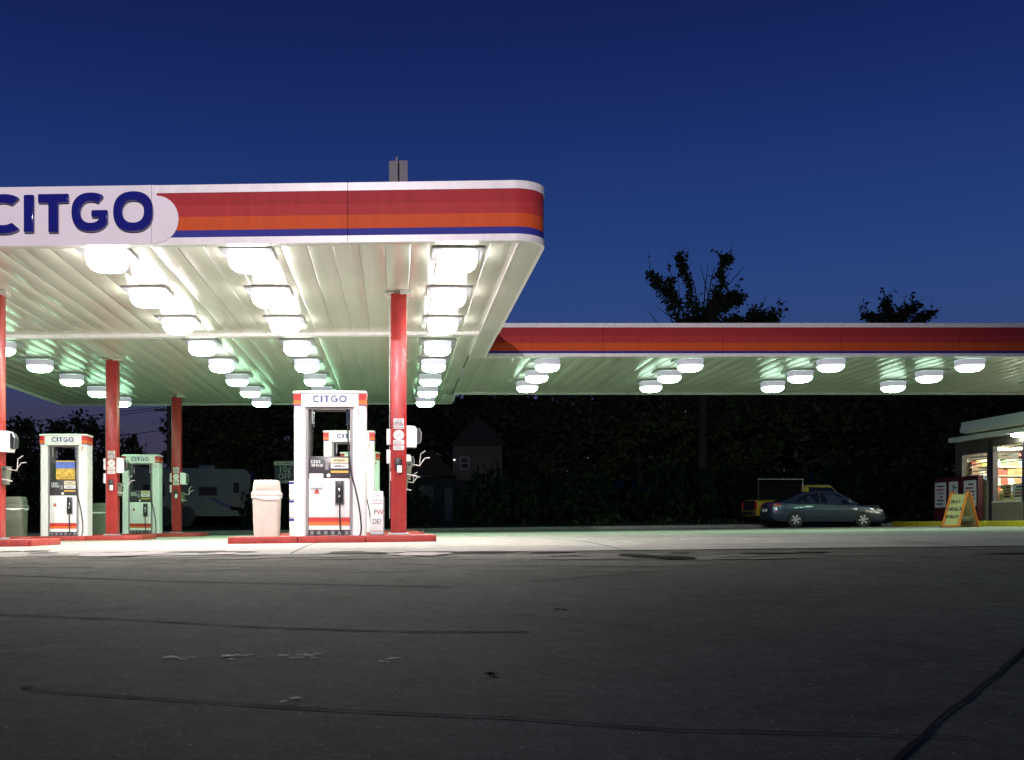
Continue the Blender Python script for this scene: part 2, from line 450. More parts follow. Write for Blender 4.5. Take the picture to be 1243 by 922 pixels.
def patch(name, px0, px1, py0, py1, mat, parent, off=0.027, seed=0):
    rr = random.Random(seed); m = MB(); c = ground_at((px0 + px1) / 2, (py0 + py1) / 2)
    a = ground_at(px0, (py0 + py1) / 2); t = ground_at((px0 + px1) / 2, py0)
    rx, ry = abs(c[0] - a[0]), abs(t[1] - c[1]); n = 22; ring = []
    for k in range(n):
        q = 2 * PI * k / n; f = rr.uniform(0.75, 1.1)
        x, y = c[0] + rx * math.cos(q) * f, c[1] + ry * math.sin(q) * f; ring.append((x, y, g(x, y) + off))
    m.add(ring + [(c[0], c[1], g(*c) + off)], [(k, (k + 1) % n, n) for k in range(n)])
    return m.build(name, mat, parent)
M_pale = principled('pale_patch', (0.40, 0.34, 0.32), 0.8, var=0.3, vscale=8)
patch('repair_patch', 468, 552, 671.5, 675.5, M_pale, lot, 0.0165, 1)
patch('repair_patch', 92, 205, 671.5, 676, M_pale, lot, 0.0165, 2)
patch('repair_patch', 250, 290, 671.5, 674, M_pale, lot, 0.0165, 3)
patch('tar_patch', 747, 800, 673.5, 677.5, M_tar, lot, 0.0165, 4)
patch('tar_patch', 790, 846, 676, 680, M_tar, lot, 0.0165, 5)
M_grime = principled('grime', (0.085, 0.082, 0.075), 0.9, spec=0.1, var=0.35, vscale=6)
M_lamplight_near = principled('painted_lamplight_near', (0.19, 0.18, 0.155), 0.9, spec=0.1, var=0.35, vscale=6)  # pale colour paints in the canopy light spilling just past the apron edge
rq = random.Random(31)
for k in range(26):
    a = rq.uniform(-20, 1230); w_ = rq.uniform(25, 90); yc_ = rq.uniform(669.5, 672.2)
    patch('grime_stain', a, a + w_, yc_ - rq.uniform(0.5, 1.3), yc_ + rq.uniform(0.5, 1.3), M_grime, lot, 0.0125 + 0.0001 * k, 40 + k)
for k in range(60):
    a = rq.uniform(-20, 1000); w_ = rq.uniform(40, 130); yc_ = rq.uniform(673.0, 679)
    patch('lamplight_patch_near', a, a + w_, yc_ - rq.uniform(0.6, 1.4), yc_ + rq.uniform(0.6, 1.4), M_lamplight_near, lot, 0.004 + 0.0001 * k, 80 + k)
M_lamplight_far = principled('painted_lamplight_far', (0.148, 0.145, 0.118), 0.9, spec=0.08, var=0.45, vscale=9)  # fainter tone carries the painted lamplight further out, thinning with distance
for k in range(55):
    a = rq.uniform(-40, 760); w_ = rq.uniform(60, 190); yc_ = 678 + 15 * rq.random() ** 1.6
    patch('lamplight_patch_far', a, a + w_, yc_ - rq.uniform(0.7, 2.2), yc_ + rq.uniform(0.7, 2.2), M_lamplight_far, lot, 0.0015 + 0.00004 * k, 160 + k)
patch('oil_stain', 24, 42, 835, 837, M_tar, lot, 0.005, 6)

def debris(px, py, w, label, seed):
    rr = random.Random(seed); x, y = ground_at(px, py); e = thing('debris', label, 'debris', (x, y, g(x, y)))
    for k in range(7):
        m = MB(); a = rr.uniform(0, 6.28); L = w * rr.uniform(0.25, 0.5); cx, cy_ = rr.uniform(-w, w) * 0.4, rr.uniform(-w, w) * 0.3
        d = Vector((math.cos(a), math.sin(a))); nrm = Vector((-d.y, d.x)); vs = []
        for i in range(4):
            t = i / 3 - 0.5; wd = L * 0.32 * math.sin(PI * (i + 0.4) / 3.8); hz = 0.002 + 0.010 * rr.random() * (1 - abs(t))
            for s_ in (-1, 1):
                vs.append((cx + d.x * t * L + nrm.x * wd * s_, cy_ + d.y * t * L + nrm.y * wd * s_, hz + (0.004 if s_ > 0 else 0)))
        m.add(vs, [(2 * i, 2 * i + 1, 2 * i + 3, 2 * i + 2) for i in range(3)]); m.build('dead_leaf', M_tar, e, recalc=False)
debris(680, 741, 0.08, 'small clump of dark dead leaves on the bare asphalt near the tar seam', 1)
debris(597, 820, 0.055, 'spread out scrap of dark leaves on the asphalt beside paint scrapes', 2)

# rear kerb and store kerb
def kerb(name, x0, x1, y0, y1, h, mat, label, cat='kerb', seg=3.0):
    e = thing(name, label, cat, ((x0 + x1) / 2, (y0 + y1) / 2, g((x0 + x1) / 2, (y0 + y1) / 2)))
    longx = (x1 - x0) > (y1 - y0); L = (x1 - x0) if longx else (y1 - y0); n = max(1, round(L / seg))
    for i in range(n):
        a, b = i / n, (i + 1) / n; m = MB(); gp = 0.006
        if longx: X0, X1, Y0, Y1 = x0 + (x1 - x0) * a + gp, x0 + (x1 - x0) * b - gp, y0, y1
        else: X0, X1, Y0, Y1 = x0, x1, y0 + (y1 - y0) * a + gp, y0 + (y1 - y0) * b - gp
        vs = [(x, y, g(x, y) + z) for z in (-0.1, h) for (x, y) in ((X0, Y0), (X1, Y0), (X1, Y1), (X0, Y1))]
        m.add(vs, [(0, 3, 2, 1), (4, 5, 6, 7), (0, 1, 5, 4), (1, 2, 6, 5), (2, 3, 7, 6), (3, 0, 4, 7)])
        o = m.build('kerb_stone', mat, e, world=True)
        bv = o.modifiers.new('bevel', 'BEVEL'); bv.width = 0.02; bv.segments = 2
    return e
kerb('kerb', -30, 20.0, 46.0, 46.15, 0.15, M_kerb, 'long grey concrete kerb along the dark lawn behind the forecourt', seg=3.05)

# ------------------------------------------------------------------ canopies
SOF = 4.66
def canopy_path(pts): return pts
def band(parent, name, path, z0, z1, off, th, mat):
    # vertical strip that follows a plan path, 'off' proud of it
    m = MB(); n = len(path); L = []
    for i in range(n):
        a = Vector(path[max(0, i - 1)]); b = Vector(path[min(n - 1, i + 1)]); d = (b - a).normalized(); nr = Vector((d.y, -d.x))
        p = Vector(path[i]); L.append((p + nr * off, p + nr * (off - th)))
    rg = [[(o.x, o.y, z0), (o.x, o.y, z1), (q.x, q.y, z1), (q.x, q.y, z0)] for o, q in L]
    m.rings(rg)
    return m.build(name, mat, parent, smooth_ang=35, world=True)
def split_path(path, cuts, gap=0.008):
    # cut a plan path at x positions on its straight front run
    out = []; cur = [path[0]]
    for i in range(len(path) - 1):
        a, b = path[i], path[i + 1]
        for c in sorted(cuts):
            if min(a[0], b[0]) < c < max(a[0], b[0]) and abs(b[0] - a[0]) > 1.0:
                t = (c - gap / 2 - a[0]) / (b[0] - a[0]); cur.append((c - gap / 2, a[1] + (b[1] - a[1]) * t)); out.append(cur)
                t = (c + gap / 2 - a[0]) / (b[0] - a[0]); cur = [(c + gap / 2, a[1] + (b[1] - a[1]) * t)]
        cur.append(b)
    out.append(cur); return out

SH = 0.045
def yf(x): return 16.17 - SH * (x - 2.2)       # front eave line, slightly out of square
def yb1(x): return 24.15 - SH * (x - 2.2)      # joint between the front and rear section
def yb2(x): return 38.0 - SH * (x - 2.2)       # rear eave line
XL, XR = -12.1, 2.28
def arc_corner(cx, cy_, r, a0, a1, n=9):
    return [(cx + r * math.cos(R(a0 + (a1 - a0) * i / n)), cy_ + r * math.sin(R(a0 + (a1 - a0) * i / n))) for i in range(n + 1)]

def soffit_panels(parent, x0, x1, y0f, y1f, z, w=0.405):
    n = round((x1 - x0) / w); w = (x1 - x0) / n
    for i in range(n):
        a = x0 + i * w; xm = a + w / 2; ya, yb = y0f(xm), y1f(xm); m = MB()
        # roll-formed pan: flat face, rounded lips turned up into the joint; slightly uneven
        dz = random.uniform(-0.004, 0.004)
        prof = [(0.0, 0.007), (0.006, 0.003), (0.015, 0.0), (w / 2, -0.0015), (w - 0.015, 0.0), (w - 0.008, 0.003), (w - 0.005, 0.006), (w, 0.007)]
        ny = 6; rg = []
        vs = []
        for j in range(ny + 1):
            y = ya + (yb - ya) * j / ny
            for (u, h) in prof: vs.append((a + u, y, z + h + dz + (random.uniform(-0.003, 0.003) if 0 < j < ny else 0)))
        k = len(prof)
        fs = [(j * k + q, j * k + q + 1, (j + 1) * k + q + 1, (j + 1) * k + q) for j in range(ny) for q in range(k - 1)]
        m.add(vs, fs); m.build('soffit_panel', M_soffit, parent, smooth_ang=40, world=True, recalc=False)
random.seed(11)
ZB, ZT = 4.605, 5.516
def fascia_stack(parent, path, cuts, fr, zb, zt, first_cut=None):
    segs = split_path(path, cuts)
    zs = [zt - (zt - zb) * f for f in fr]       # from top to bottom
    names = [('white_top_trim', M_trim, 0.012), ('dark_red_band', M_red, 0.0), ('red_band', M_red2, 0.0), ('orange_band', M_orange, 0.0), ('blue_band', M_blue, 0.0), ('white_bottom_trim', M_trim, 0.012)]
    for s_ in segs:
        for k, (nm, mt, off) in enumerate(names):
            band(parent, nm, s_, zs[k + 1] + 0.0006, zs[k] - 0.0006, off, 0.06, mt)
# --- front section
front = thing('gas_station_canopy', 'large flat canopy with rounded red orange blue striped fascia and big blue lettering', 'canopy', (-5, 20, 0))
rc = 0.50
ycr = yf(XR - rc)
path = [(XL, yf(XL)), (XR - rc, ycr)] + arc_corner(XR - rc, ycr + rc, rc, -88, 0) + [(XR, yb1(XR))]
fascia_stack(front, path, [-0.75, -3.75, -6.75, -9.75], [0, 0.135, 0.345, 0.535, 0.765, 0.885, 1.0], ZB, ZT)
# side of the fascia on the far left
band(front, 'white_side_fascia', [(XL, yb1(XL)), (XL, yf(XL) + 0.01)], ZB, ZT - 0.001, 0.0, 0.05, M_trim)
roofp = [(XL + 0.06, yf(XL) + 0.07), (XR - rc, ycr + 0.07)] + arc_corner(XR - rc, ycr + rc, rc - 0.07, -88, 0) + [(XR - 0.07, yb1(XR)), (XL + 0.06, yb1(XL))]
MB().prism(roofp, 'z', ZT - 0.25, ZT - 0.21).build('roof_deck', M_roofm, front, world=True)
# flat flange under the fascia: broad on the right, narrow at the front
fp = [(XL + 0.05, yf(XL) + 0.05), (XR - rc, ycr + 0.05)] + arc_corner(XR - rc, ycr + rc, rc - 0.05, -88, 0) + [(XR - 0.05, yb1(XR)),
      (XR - 0.42, yb1(XR)), (XR - 0.42, yf(XR - 0.42) + 0.16), (XL + 0.05, yf(XL) + 0.16)]
MB().prism(fp, 'z', ZB + 0.001, ZB + 0.03).build('soffit_flange', M_flange, front, world=True)
MB().box(XR - 0.435, XR - 0.421, yf(XR) + 0.19, yb1(XR), ZB - 0.004, SOF + 0.03).build('flange_lip', M_trim, front, world=True)
soffit_panels(front, XL + 0.08, XR - 0.43, lambda x: yf(x) + 0.14, lambda x: yb1(x) - 0.05, SOF)
# joint beam across the canopy
bm_ = MB(); bm_.add([(XL, yb1(XL) - 0.12, ZB - 0.02), (XR - 0.44, yb1(XR - 0.44) - 0.12, ZB - 0.02), (XR - 0.44, yb1(XR - 0.44) + 0.10, ZB - 0.02), (XL, yb1(XL) + 0.10, ZB - 0.02),
                    (XL, yb1(XL) - 0.12, SOF + 0.06), (XR - 0.44, yb1(XR - 0.44) - 0.12, SOF + 0.06), (XR - 0.44, yb1(XR - 0.44) + 0.10, SOF + 0.06), (XL, yb1(XL) + 0.10, SOF + 0.06)],
                   [(0, 3, 2, 1), (4, 5, 6, 7), (0, 1, 5, 4), (1, 2, 6, 5), (2, 3, 7, 6), (3, 0, 4, 7)])
bm_.build('joint_beam', M_trim, front, world=True)

# sign panel with round ends, blue letters on it
sx0, sx1 = -6.80, -3.70
nrm_ang = math.atan(-SH)
def on_face(x, proud): return (x, yf(x) - proud)
sp = []
zc, rz_ = 4.99, 0.36
ztop, zbot = ZT - 0.003, ZB + 0.002
# outline in x-z, in order; bulges at both ends over the stripes
out = [(sx0, zbot), (sx1, zbot)]
for k in range(15):
    a = -PI / 2 + PI * k / 14
    out.append((sx1 + 0.02 + 0.335 * math.cos(a), zc + rz_ * math.sin(a)))
out += [(sx1, ztop), (sx0, ztop)]
for k in range(15):
    a = PI / 2 + PI * k / 14
    out.append((sx0 - 0.02 + 0.335 * math.cos(a), zc + rz_ * math.sin(a)))
m = MB(); n = len(out)
vs = [(x, yf(x) - 0.030, z) for x, z in out] + [(x, yf(x) + 0.002, z) for x, z in out]
m.add(vs, [tuple(range(n)), tuple(range(2 * n - 1, n - 1, -1))] + [(i, i + n, (i + 1) % n + n, (i + 1) % n) for i in range(n)])
sign = m.build('sign_panel', M_signface, front, world=True)
MB().add([(x + 0.0, yf(x) - 0.0312, z) for x, z in ((-3.765, ZB + 0.01), (-3.760, ZB + 0.01), (-3.760, ZT - 0.01), (-3.765, ZT - 0.01))], [(0, 1, 2, 3)]).build('panel_seam', M_ink, sign, world=True)
def put_letter(ch, px0, px1, py0, py1):
    lm, w = LET[ch]; y = yf(WX((px0 + px1) / 2, 16.4)) - 0.032
    x0, x1 = WX(px0, y), WX(px1, y); z0, z1 = WZ(py1, y), WZ(py0, y)
    mm = MB(); ov = lm.v; xa = min(v[0] for v in ov); xb = max(v[0] for v in ov); za = min(v[2] for v in ov); zb_ = max(v[2] for v in ov)
    mm.add([(x0 + (v[0] - xa) / (xb - xa) * (x1 - x0), yf(x0 + (v[0] - xa) / (xb - xa) * (x1 - x0)) - 0.032 - 0.07 + v[1] * 1.16, z0 + (v[2] - za) / (zb_ - za) * (z1 - z0)) for v in ov], lm.f)
    o = mm.build('letter', M_letter, sign, world=True, smooth_ang=40)
    bv = o.modifiers.new('bevel', 'BEVEL'); bv.width = 0.022; bv.segments = 3; bv.limit_method = 'ANGLE'; bv.angle_limit = R(40)
put_letter('C', -24, 25.5, 236.5, 285)
put_letter('I', 30, 42.7, 237.3, 283)
put_letter('T', 47, 85, 236.2, 283)
put_letter('G', 87.5, 132.3, 234.5, 282)
put_letter('O', 138, 187, 233, 282)

# --- rear section
rear = thing('gas_station_canopy', 'rear section of the large canopy with greenish ribbed metal underside', 'canopy', (-5, 31, 0))
band(rear, 'white_side_fascia', [(XR, yb1(XR) + 0.01), (XR, 27.5 - 0.06)], ZB, ZT - 0.02, -0.005, 0.06, M_trim)
band(rear, 'rear_fascia', [(1.95, yb2(1.95)), (XL, yb2(XL)), (XL, yb1(XL) + 0.12)], ZB - 0.01, ZT - 0.02, 0.0, 0.06, M_trim)
band(rear, 'white_side_fascia', [(1.95, 35.5), (1.95, yb2(1.95) - 0.02)], ZB - 0.011, ZT - 0.02, 0.0, 0.06, M_trim)
MB().prism([(XL + 0.06, yb1(XL) + 0.01), (1.9, yb1(1.9) + 0.01), (1.9, yb2(1.9) - 0.07), (XL + 0.06, yb2(XL) - 0.07)], 'z', ZT - 0.25, ZT - 0.21).build('roof_deck', M_roofm, rear, world=True)
MB().prism([(XL + 0.07, yb2(XL) - 0.30), (1.52, yb2(1.52) - 0.30), (1.52, 35.5), (1.9, 35.5), (1.9, yb2(1.9) - 0.061), (XL + 0.07, yb2(XL) - 0.061)], 'z', ZB + 0.001, ZB + 0.03).build('soffit_flange', M_flange, rear, world=True)
MB().box(XR - 0.43, XR - 0.061, yb1(XR) + 0.004, 27.42, ZB + 0.001, ZB + 0.03).build('soffit_flange', M_flange, rear, world=True)
MB().box(XR - 0.445, XR - 0.431, yb1(XR) + 0.25, 27.42, ZB - 0.004, SOF + 0.03).build('flange_lip', M_trim, rear, world=True)
soffit_panels(rear, XL + 0.08, XR - 0.45, lambda x: yb1(x) + 0.06, lambda x: yb2(x) - 0.28, SOF + 0.005)
# cross ties seen under the pans
for px_, y_ in ((-7.42, 26.3),):
    MB().box(px_ - 0.07, px_ + 0.07, 24.75, 27.8, SOF - 0.05, SOF + 0.004).build('ceiling_channel', M_flange, rear, world=True)
# --- right wing
Y2, RB, RT, XE, YE = 27.5, 4.63, 5.49, 21.5, 35.4
wing = thing('gas_station_canopy', 'long narrow canopy wing with striped fascia reaching towards the store', 'canopy', (11, 31, 0))
fascia_stack(wing, [(XR - 0.25, Y2), (XE, Y2), (XE, YE)], [5.3, 8.35, 11.4, 14.45, 17.5], [0, 0.13, 0.37, 0.585, 0.83, 0.905, 1.0], RB, RT)
band(wing, 'rear_fascia', [(XE - 0.07, YE), (1.96, YE)], RB - 0.02, RT - 0.01, 0.0, 0.06, M_trim)
MB().box(XR + 0.01, XE - 0.07, Y2 + 0.06, YE - 0.07, RT - 0.25, RT - 0.21).build('roof_deck', M_roofm, wing, world=True)
MB().box(XR - 0.42, XE - 0.07, Y2 + 0.062, Y2 + 0.30, RB + 0.001, RB + 0.03).build('soffit_flange', M_flange, wing, world=True)
MB().box(XR - 0.42, XE - 0.07, YE - 0.25, YE - 0.062, RB - 0.012, RB + 0.03).build('soffit_flange', M_flange, wing, world=True)
soffit_panels(wing, XR - 0.42, XE - 0.08, lambda x: Y2 + 0.28, lambda x: YE - 0.24, RB + 0.045)

# ------------------------------------------------------------------ canopy lights
def rsq(hw, z, r=0.5, n=24):
    e = 2 / r if r < 1 else 2
    pts = []
    for k in range(n):
        t = 2 * PI * k / n; c, s_ = math.cos(t), math.sin(t)
        pts.append((hw * math.copysign(abs(c) ** (2 / e), c), hw * math.copysign(abs(s_) ** (2 / e), s_), z))
    return pts
def lamp_meshes(tone, lens_mat, rim_mat, skirt_mat):
    fl = MB(); fl.box(-0.41, 0.41, -0.41, 0.41, -0.035, 0.0, 0.008)
    k = 0.95
    z1, z2 = (-0.12, -0.30) if tone == 'white' else (-0.185, -0.325)
    sk = MB(); sk.rings([rsq(0.345 * k, -0.036, 0.6), rsq(0.338 * k, lerp(-0.036, z1, 0.5), 0.62), rsq(0.332 * k, z1, 0.66)], False, False)
    rm = MB(); rm.rings([rsq(0.333 * k, z1 - 0.001, 0.66), rsq(0.322 * k, lerp(z1, z2, 0.40), 0.72), rsq(0.295 * k, lerp(z1, z2, 0.68), 0.80), rsq(0.25 * k, lerp(z1, z2, 0.85), 0.86)], False, False)
    ln = MB(); ln.rings([rsq(0.249 * k, lerp(z1, z2, 0.85) - 0.0005, 0.86), rsq(0.18 * k, lerp(z1, z2, 0.96), 0.9), rsq(0.08 * k, z2, 0.95)], False, True)
    return (fl.mesh('flange', M_greyhouse, 30), sk.mesh('lens_skirt', skirt_mat, 60), rm.mesh('lens_rim', rim_mat, 60), ln.mesh('lens', lens_mat, 60))
TONES = {}
for tn, col in (('white', (1.0, 0.95, 0.93)), ('cool', (0.70, 1.0, 0.76)), ('green', (0.46, 1.0, 0.58)), ('wing', (0.62, 1.0, 0.72))):
    TONES[tn] = lamp_meshes(tn, emissive('lens_' + tn, col, LAMP_L[tn]), emissive('rim_' + tn, col, LAMP_L[tn] * 0.13), emissive('skirt_' + tn, (0.82, 0.80, 1.0), {'white': 3.4, 'cool': 0.9}.get(tn, 0.34), 0.3))
def canopy_light(x, y, z, tn, label, group):
    e = thing('canopy_light', label, 'light', (x, y, z), 0, group)
    for nm, me in zip(('flange', 'lens_skirt', 'lens_rim', 'lens'), TONES[tn]): link(nm, me, e)
ROWS = (0.96, -2.37, -4.62, -9.40)
for i in range(8):
    y = 17.1 + 2.77 * i
    for x in ROWS:
        if i < 3: canopy_light(x, y, SOF - 0.006, 'white', 'square drop lens light under the front section of the large canopy', 'lights under the front canopy section')
        else: canopy_light(x, y, SOF - 0.002, 'cool' if x > -9 and i < 5 else 'green', 'square drop lens light under the rear section of the large canopy', 'lights under the rear canopy section')
for x in (3.95, 7.70, 11.40, 15.05, 19.5):
    for y in (28.15, 30.3, 32.5):
        canopy_light(x, y, RB + 0.038, 'wing', 'square drop lens light under the narrow canopy wing', 'lights under the canopy wing')

# ------------------------------------------------------------------ columns
def make_column():
    e = thing('canopy_column', 'x', 'column', (0, 0, 0))
    MB().box(-0.145, 0.145, -0.145, 0.145, 0.0, 4.60, 0.012).build('cladding', M_colred, e, 30)
    MB().box(-0.20, 0.20, -0.20, 0.20, -0.002, 0.03, 0.006).build('base_plate', M_steel, e)
    MB().box(0.03, 0.26, -0.19, 0.10, 4.58, 4.66, 0.01).build('top_bracket', M_flange, e)
    MB().box(-0.26, -0.10, -0.10, 0.10, 4.60, 4.64, 0.01).build('top_bracket', M_flange, e)
    # conduit strip on the left side
    MB().tube([(-0.165, -0.05, 0.3), (-0.165, -0.05, 4.5)], 0.012, 6).build('conduit', M_steel, e)
    yy = -0.150
    p = MB().box(-0.095, 0.095, yy, yy + 0.006, 2.11, 2.21).build('decal', M_whitelab, e)
    print_row(4, 0.058, M_ink, p, (0, yy - 0.003, 2.183)); print_row(5, 0.050, M_ink, p, (0, yy - 0.003, 2.134))
    p = MB().box(-0.10, 0.10, yy, yy + 0.006, 2.015, 2.095).build('decal', M_whitelab, e)
    print_row(11, 0.030, M_ink, p, (0, yy - 0.003, 2.073)); print_row(10, 0.030, M_ink, p, (0, yy - 0.003, 2.037))
    d = MB().lathe([(0.0, yy), (0.098, yy), (0.098, yy + 0.006), (0.0, yy + 0.006)], 24, 'y', (0, 0, 1.895)).build('round_decal', M_whitelab, e)
    MB().tube([(-0.035, yy - 0.002, 1.86), (0.035, yy - 0.002, 1.93)], 0.006, 6).build('symbol', M_inkred, d)
    for z0 in (1.715, 1.61):
        p = MB().box(-0.10, 0.10, yy, yy + 0.006, z0, z0 + 0.085).build('decal', M_whitelab, e)
        for q in range(3): MB().box(-0.08, 0.08 - 0.02 * q, yy - 0.002, yy - 0.0006, z0 + 0.016 + q * 0.022, z0 + 0.026 + q * 0.022).build('print_line', M_bezel, p)
    # intercom
    ic = MB().box(-0.07, 0.055, yy - 0.05, yy + 0.004, 1.22, 1.46, 0.018).build('intercom', M_black, e, 30)
    MB().box(-0.03, 0.06, yy - 0.085, yy - 0.051, 1.17, 1.31, 0.015).build('handset', M_whitelab, ic, 30)
    # boxes on the left flank
    for z0, z1 in ((1.72, 2.02), (1.36, 1.62)):
        MB().box(-0.225, -0.147, -0.09, 0.06, z0, z1, 0.012).build('switch_box', M_white, e, 30)
    return e
colproto = make_column()
def towel_set(x, y, z, where, labels):
    # paper towel dispenser on the column's right flank, wash bucket with squeegees below it
    t = thing('towel_dispenser', labels[0], 'dispenser', (x + 0.147, y - 0.06, z + 1.62), 0, 'towel dispensers on the red columns')
    pr = [(0, 0.0), (0.18, 0.0), (0.19, 0.05), (0.19, 0.33), (0.15, 0.385), (0, 0.395)]
    MB().prism(pr, 'y', -0.14, 0.14).build('casing', M_white, t, 30)
    MB().prism([(0.195, 0.06), (0.262, 0.085), (0.272, 0.26), (0.225, 0.35), (0.195, 0.36)], 'y', -0.12, 0.12).build('roll_cover', M_black, t, 30)
    MB().tube([(0.232, -0.125, 0.35), (0.278, -0.125, 0.255), (0.268, -0.125, 0.09)], 0.010, 6).build('trim', M_chrome, t)
    b = thing('squeegee_bucket', labels[1], 'bucket', (x + 0.147, y + 0.02, z + 1.02), 0, 'wash buckets on the red columns')
    MB().rings([[(0, -0.10, 0), (0.075, -0.10, 0), (0.075, 0.10, 0), (0, 0.10, 0)], [(0, -0.13, 0.34), (0.105, -0.13, 0.34), (0.105, 0.13, 0.34), (0, 0.13, 0.34)]], True, False).build('pail', M_greybin, b)
    MB().tube([(0.0, -0.10, 0.10), (0.20, -0.12, 0.06)], 0.014, 6).build('hook', M_handle, b)
    for k, (dx, dz) in enumerate(((0.42, 0.43), (0.34, 0.56))):
        q = thing('squeegee', labels[2 + k], 'squeegee', (x + 0.19, y - 0.0 + 0.06 * k, z + 1.30), 0, 'squeegees in the wash buckets')
        MB().tube([(0.0, -0.03, 0.02), (0.20, -0.03, -0.02), (dx - 0.12, -0.03, 0.12 if k == 0 else 0.20), (dx - 0.03, -0.03, dz - 0.30)], 0.011, 6).build('handle', M_handle, q)
        MB().box(-0.02, 0.03, -0.11, 0.05, -0.02, 0.03, 0.006).build('head', M_rubber, q)
GROUP_C = 'red canopy columns'
ISL = 0.13
cols = [(-0.0 + 0.03, 20.0, 'red canopy column with decals beside the dispenser numbered 1'), (0.03, 28.0, 'red canopy column beside the dispenser numbered 5'),
        (0.03, 36.0, 'red canopy column beside the hindmost dispenser of the row with numbers 1 and 5'), (-7.50, 20.0, 'red canopy column on the island cut off by the picture edge'),
        (-7.43, 28.0, 'red canopy column with decals beside the dispenser numbered 7'), (-7.40, 36.0, 'red canopy column beside the dispenser numbered 11')]
for i, (x, y, lab) in enumerate(cols):
    c = colproto if i == 0 else copy_tree(colproto)
    zg = g(x, y) + ISL
    c.location = (x, y, zg); c['label'] = lab; c['group'] = GROUP_C
    zz = (SOF - zg) / 4.66; c.scale = (1, 1, zz)
    w_ = lab.replace('red canopy column', '').strip()
    near = {0: 'numbered 1', 1: 'numbered 5', 2: 'behind number 5', 3: '', 4: 'numbered 7', 5: 'numbered 11'}[i]
    where = ['column beside the beige bin and dispenser 1', 'column half hidden behind the one beside dispenser 1', '', 'column cut off by the picture edge', 'column beside the dispenser with the blue and yellow advert', 'column beside the pale green lit dispenser'][i]
    if i != 2: towel_set(x, y, zg, near, ['white towel dispenser on the ' + where, 'grey wash bucket on the ' + where,
                               'long squeegee on the ' + where, 'upright squeegee on the ' + where])
# steel stub that sticks out of the roof above the first column
st = MB(); st.box(-0.175, 0.175, 0.15, 0.17, 5.2, 7.14); st.box(-0.016, 0.016, -0.17, 0.149, 5.2, 7.12); st.box(-0.175, 0.175, -0.19, -0.171, 5.2, 5.9); st.box(-0.176, 0.176, 0.148, 0.172, 7.141, 7.16)
stub = thing('steel_post', 'bare steel post standing up above the canopy roof', 'post', (0.01, 20.0, ZT - 0.21))
ob = st.build('post_shaft', principled('weathered_steel', (0.16, 0.16, 0.18), 0.6, var=0.25, vscale=5), stub, loc=(0, 0, -(ZT - 0.21))); ob.rotation_euler = (0, 0, R(-5))

# ------------------------------------------------------------------ pump islands
def island(x0, x1, y0, y1, label):
    xm, ym = (x0 + x1) / 2, (y0 + y1) / 2
    e = thing('pump_island', label, 'island', (xm, ym, g(xm, ym)), 0, 'raised pump islands')
    e.rotation_euler = (0, -math.atan(0.012), 0)
    a, b, hh = (x1 - x0) / 2, (y1 - y0) / 2, ISL
    # steel curb in sections + concrete infill
    n = 3
    for i in range(n):
        for s_ in (-1, 1):
            MB().box(-a + 2 * a * i / n + 0.004, -a + 2 * a * (i + 1) / n - 0.004, s_ * b - 0.05, s_ * b + 0.05, -0.02, hh, 0.02).build('curb_section', M_curbred, e, 30)
    for s_ in (-1, 1): MB().box(s_ * a - 0.05, s_ * a + 0.05, -b + 0.056, b - 0.056, -0.02, hh - 0.002, 0.02).build('curb_end', M_curbred, e, 30)
    MB().box(-a + 0.052, a - 0.052, -b + 0.052, b - 0.052, 0.0, hh - 0.012).build('island_top', M_conc, e)
    return e
for y, nm in ((18.7, 'the dispenser numbered 1'), (26.75, 'the dispenser numbered 5'), (34.75, 'the hindmost dispenser behind number 5')):
    island(-2.92, 0.64, y, y + 1.75, 'red curbed concrete island under ' + nm)
for y, nm in ((18.7, 'the column cut off by the picture edge'), (26.75, 'the dispenser numbered 7'), (34.75, 'the dispenser numbered 11')):
    island(-10.4, -6.45, y, y + 1.75, 'red curbed concrete island under ' + nm)

